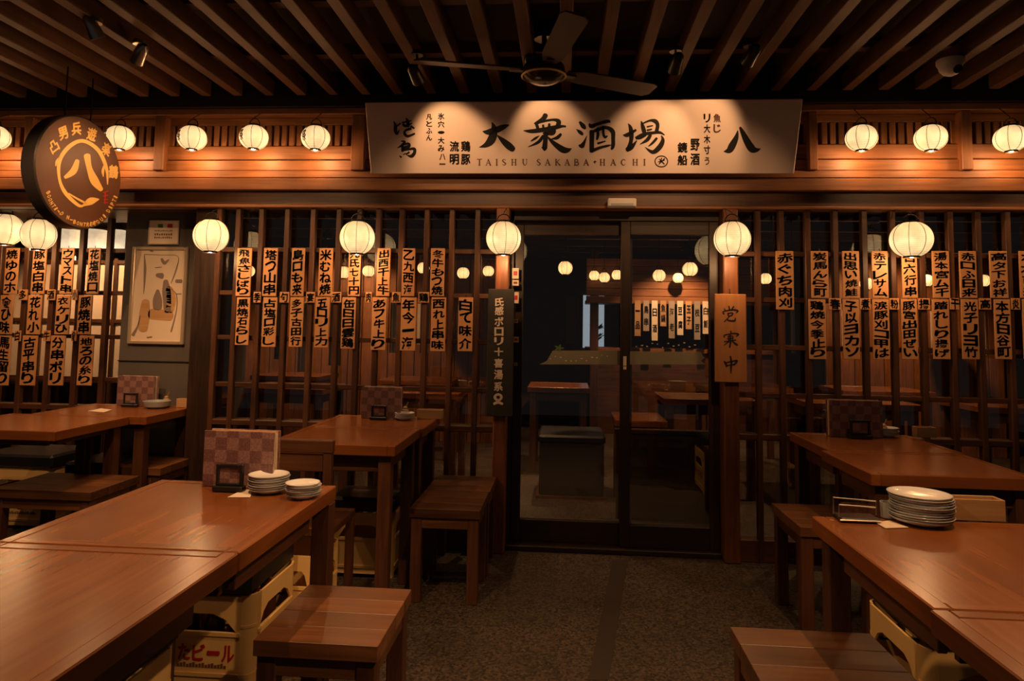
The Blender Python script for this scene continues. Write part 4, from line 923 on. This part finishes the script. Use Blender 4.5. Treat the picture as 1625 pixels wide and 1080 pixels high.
# ================================================================== INSIDE THE RESTAURANT
GI = 'tables inside the restaurant'
table('inside_table', -.32, .22, 6.1, 6.7, 'lit wooden table deep inside, seen through the left sliding door', GI)
table('inside_table', .75, 1.45, 5.35, 5.9, 'dim wooden table inside, behind the right sliding door', GI)
table('inside_table', .36, .72, 4.95, 5.45, 'small table inside, behind the meeting stiles of the doors', GI, zt=.62)
table('inside_table', 1.8, 2.6, 5.3, 5.9, 'wooden table inside, behind the right lattice', GI)
table('inside_table', -1.5, -.8, 5.3, 5.9, 'wooden table inside, behind the middle lattice', GI)
table('inside_table', -2.6, -1.9, 5.4, 6.0, 'wooden table inside, behind the lattice next to the grey pillar', GI)
table('inside_table', 1.3, 2.1, 6.6, 7.2, 'wooden table far inside, behind the right sliding door', GI)
table('inside_table', -1.75, -1.05, 6.5, 7.1, 'wooden table far inside, behind the middle lattice', GI)
table('inside_table', -3.1, -2.4, 6.7, 7.3, 'wooden table far inside, in line with the grey pillar', GI)
table('inside_table', 2.5, 3.3, 6.5, 7.1, 'wooden table far inside, behind the right lattice', GI)
table('inside_table', 3.0, 3.8, 5.3, 5.9, 'wooden table inside, behind the farthest right lattice bars', GI)
lp = thing('low_partition', 'dark low partition inside behind the right sliding door', 'partition', (.68, 4.75, 0))
B(-.33, .40, 0, .03, 0, .56, bev=.004).build('panel', 'door_x', lp); B(-.34, .41, -.015, .045, .56, .59, bev=.004).build('cap_rail', 'door_x', lp)
for x0, x1, lab in ((-3.6, -.75, 'behind the middle lattice'), (2.75, 4.6, 'behind the right lattice')):
    pt_ = thing('plank_partition', 'tall partition of upright wooden planks far inside ' + lab, 'partition', (x0, 7.6, 0)); n = int((x1 - x0) / .15)
    for k in range(n): B(.15 * k, .15 * k + .144, 0, .03 + .006 * (k % 2), 0, 2.0, bev=.004).build('plank', 'cedar_z', pt_)
    B(-.02, .15 * n + .02, -.03, .06, 2.0, 2.08, bev=.004).build('head_rail', 'frame_x', pt_)
    for k in range(1, n - 1, 3):
        B(.15 * k + .02, .15 * k + .12, -.006, -.001, 1.05, 1.5).build('pinned_sheet', 'papercream', pt_)
# dark box seat inside the left door
bs = thing('box_seat', 'dark upholstered box seat inside behind the left sliding door', 'seat', (.02, 5.5, 0))
B(-.2, .28, -.25, .25, .02, .40, bev=.01).build('box', 'cushion', bs); B(-.21, .29, -.26, .26, .40, .46, bev=.015).build('seat_pad', 'cushion', bs); B(-.22, .30, -.27, .27, 0, .02).build('plinth', 'leg_x', bs)
# wood-clad canopy over the kitchen counter
cn = thing('counter_canopy', 'wood-clad canopy with hanging lanterns over the counter inside', 'canopy', (1.0, 8.3, 0))
for k in range(6): B(-.75, 1.55, 0, .03, 1.56 + .09 * k, 1.56 + .09 * k + .086, bev=.004).build('plank', 'cedar_x', cn)
for x in (-.7, 1.45): B(x, x + .1, .03, .13, 0, 2.2, bev=.004).build('post', 'frame_z', cn)
B(-.75, 1.55, .03, .5, 1.56, 1.60).build('soffit', 'frame_x', cn)
ct = thing('counter', 'dark wooden counter with a lit top edge inside the restaurant', 'counter', (1.0, 8.35, 0))
B(-.7, 1.5, .2, .6, 0, .98, bev=.005).build('body', 'frame_x', ct); B(-.74, 1.54, .15, .65, .98, 1.03, bev=.005).build('worktop', 'cedar_x', ct)
# hanging cloth strips by the counter
for i in range(9):
    x = on(1012 + 13.5 * i, 500, 1, 8.29).x; hh = (.42, .36, .47, .3, .44, .40, .33, .45, .38)[i]
    o = tag(B(-.035, .035, 0, .008, 0, hh).build('menu_scroll', ('palewood', 'stain', 'papercream')[i % 3], loc=(x, 8.292, 1.60 - hh)), 'hanging menu scroll inside under the counter canopy, %s from the daylight window' % ORD[i], 'scroll', 'menu scrolls under the canopy')
    g = MB()
    for k, c in enumerate(('一品', '鳥串', '日酒', '魚鍋', '海老', '豆腐', '玉子', '枝豆', '白飯')[i]): g.glyphs(c, 0, hh * (.7 - .4 * k), .05, .09, lambda a_, z: (a_, -.001, z))
    g.build('lettering', 'ink', o)
# back window with daylight
plain('daylight', (.3, .34, .36), .8, emit=(.72, .85, .95), es=.42)
wb_ = sempty('window_4', (0, 9.88, 0)); p = on(922, 468, 1, 9.85); q = on(962, 552, 1, 9.85)
B(p.x, q.x, -.01, 0, q.z, p.z).build('pane', 'daylight', wb_)
for x in (p.x, q.x): B(x - .03, x + .03, -.04, 0, q.z, p.z).build('frame_side', 'frame_z', wb_)
p2 = on(898, 470, 1, 9.85); q2 = on(914, 545, 1, 9.85); B(p2.x, q2.x, -.01, 0, q2.z, p2.z).build('pane', 'stain', wb_)
pl = thing('potted_plant', 'leafy green potted plant standing before the daylight window inside', 'plant', ((p.x + q.x) / 2 + .05, 9.6, 0))
MB().lathe([(.12, 0), (.16, .3), (.14, .3), (.1, .05)], 16).build('pot', 'stain', pl, True); st_ = MB().tube([(0, 0, .25), (.02, 0, 1.0)], .015).build('stem', 'green', pl)
for k in range(22):
    a_ = random.uniform(0, 6.28); z_ = random.uniform(.7, 1.25); l_ = random.uniform(.1, .18)
    c_ = Vector((0, 0, z_)); d_ = Vector((math.cos(a_), math.sin(a_), random.uniform(.1, .8))).normalized(); s_ = d_.cross(Vector((0, 0, 1))).normalized() * .03
    MB().add([c_, c_ + d_ * l_ * .5 + s_, c_ + d_ * l_, c_ + d_ * l_ * .5 - s_], [(0, 1, 2, 3)]).build('leaf', 'green', pl)
# inside lanterns
IN = [(897, 425, 6.0, 'nearest the daylight window'), (943, 437, 8.2, 'paired left of the door stiles'), (959, 440, 7.9, 'paired close beside another, left of the stiles'), (979, 436, 8.1, 'half hidden by the door stiles'), (1046, 437, 6.8, 'central behind the right door'),
      (1076, 441, 8.1, 'small and far behind the right door'), (1095, 427, 5.8, 'brightest behind the right door'), (1215, 442, 7.5, 'beside the right door post, beyond lattice'), (1300, 440, 7, 'behind first strips of the right lattice'), (1375, 450, 7, 'behind third strips of the right lattice'),
      (1470, 445, 7, 'behind the large lantern of the right lattice'), (1560, 445, 7, 'behind the far strips of the right lattice'), (735, 433, 7, 'next to the banner post, beyond lattice'), (775, 430, 7.6, 'close to the banner post, beyond lattice'), (672, 425, 7, 'behind the seventh strips of the middle lattice'), (585, 430, 7, 'behind the fifth strips of the middle lattice'), (545, 432, 6.5, 'behind the fourth strips of the middle lattice'), (395, 430, 7, 'behind strips close to the grey pillar')]
pin = None; INT = []
for x, y, Y, lab in IN:
    p = on(x, y, 1, Y); lab = 'glowing lantern inside, ' + lab
    if pin is None:
        pin = make_lantern('inside_lantern', .062, .055, 'lanterninside', .024, lab, 'lantern', 'lanterns inside the restaurant'); t = pin
    else: t = copytree(pin, p, lab)
    t.location = p; INT.append(t)
for t in INT: hook(t, .055, 0, 2.301)
# paper cylinder lamps and pale screen in the far bay
for i, (x0, x1) in enumerate(((96, 125), (136, 166), (179, 196))):
    Y = 5.0; p = on((x0 + x1) / 2, 365, 1, Y); q = on(x1, 396, 1, Y); r = q.x - p.x
    t = thing('cylinder_lamp', 'white cylinder lamp behind the far lattice bay, %s from the grey pillar' % ORD[2 - i], 'lamp', (p.x, Y, q.z), 0, 'cylinder lamps inside the far bay')
    MB().lathe([(r, 0), (r, p.z - q.z)], 24).build('shade', 'lampinside', t, True); MB().lathe([(r * 1.02, p.z - q.z), (r * 1.02, p.z - q.z + .012)], 24).build('top_ring', 'iron', t)
    MB().tube([(0, 0, p.z - q.z), (0, 0, 2.301 - q.z)], .004).build('cord', 'iron', t)
sc2 = thing('paper_screen', 'pale paper screen standing inside behind the far lattice bay', 'screen', (-4.2, 5.6, 0))
B(-.9, 1.05, 0, .01, .75, 1.75).build('paper', 'paper', sc2)
for x in [-.9 + .325 * k for k in range(7)]: B(x - .015, x + .015, -.02, 0, 0, 1.78).build('frame_bar', 'frame_z', sc2)
for z in (.75, 1.25, 1.75): B(-.9, 1.05, -.018, -.002, z - .015, z + .015).build('frame_bar', 'frame_x', sc2)
# grey drapes behind the middle lattice
for i, (x0, x1, y0, y1) in enumerate(((352, 372, 440, 590), (440, 452, 450, 570), (476, 492, 480, 590), (525, 540, 470, 580), (620, 634, 480, 560), (668, 680, 470, 560), (1500, 1512, 480, 560), (1255, 1262, 480, 560))):
    p = on(x0, y0, 1, 5.1); q = on(x1, y1, 1, 5.1); mb = MB(); n = 10; wd = q.x - p.x
    ol = [(p.x + wd * k / n, 5.1 + .012 * math.sin(k * 1.9)) for k in range(n + 1)]
    vs = [(x, y, z) for z in (q.z, p.z) for x, y in ol] + [(x, y + .006, z) for z in (q.z, p.z) for x, y in ol]; k1 = n + 1
    fs = []
    for k in range(n): fs += [(k, k + 1, k1 + k + 1, k1 + k), (2 * k1 + k, 3 * k1 + k, 3 * k1 + k + 1, 2 * k1 + k + 1), (k, 2 * k1 + k, 2 * k1 + k + 1, k + 1), (k1 + k, k1 + k + 1, 3 * k1 + k + 1, 3 * k1 + k)]
    mb.add(vs, fs)
    dr = tag(mb.build('cloth_banner', 'stain', smooth=True), 'pale cloth banner hanging inside, %s beyond the %s lattice' % (ORD[i] if i < 6 else ('close to the far strips' if i == 6 else 'close to the door post'), 'middle' if i < 6 else 'right'), 'banner', 'cloth banners inside')
    MB().tube([((p.x + q.x) / 2, 5.105, p.z), ((p.x + q.x) / 2, 5.105, 2.31)], .004).build('cord', 'iron', dr)
# fill lights added under the inside ceiling to brighten the interior
def inside_fill_spot(loc, e, size, label, aim=(0, 0, -1)):
    t = thing('downlight', label, 'downlight', loc, 0, 'fill downlights added inside the restaurant')
    MB().lathe([(.05, .06), (.05, 0), (.044, 0), (.04, .05)], 18, caps=False).build('can', 'blackplastic', t, True); MB().lathe([(.02, .05), (.02, 2.3 - loc[2] + .0)], 10).build('stem', 'blackplastic', t)
    light('lamp', t, (0, 0, -.005), aim, e, size)
inside_fill_spot((-.25, 4.85, 2.12), 34, 85, 'black fill downlight added inside above the left sliding door')
inside_fill_spot((-.05, 6.2, 2.12), 90, 80, 'black fill downlight added above the lit table deep inside')
inside_fill_spot((1.2, 5.5, 2.12), 18, 90, 'black fill downlight added above the dim inside table')
inside_fill_spot((1.3, 7.6, 2.12), 110, 100, 'black fill downlight added in front of the counter canopy', (0, .5, -1))
inside_fill_spot((-1.6, 5.5, 2.12), 60, 110, 'black fill downlight added inside behind the middle lattice')
inside_fill_spot((2.4, 5.6, 2.12), 60, 110, 'black fill downlight added inside behind the right lattice')
inside_fill_spot((-2.4, 6.8, 2.12), 70, 110, 'black fill downlight added before the plank partition behind the middle lattice', (0, .55, -1))
inside_fill_spot((3.3, 6.8, 2.12), 70, 110, 'black fill downlight added before the plank partition behind the right lattice', (0, .55, -1))
inside_fill_spot((-3.9, 5.0, 2.12), 90, 110, 'black fill downlight added inside the far lattice bay', (0, .5, -1))
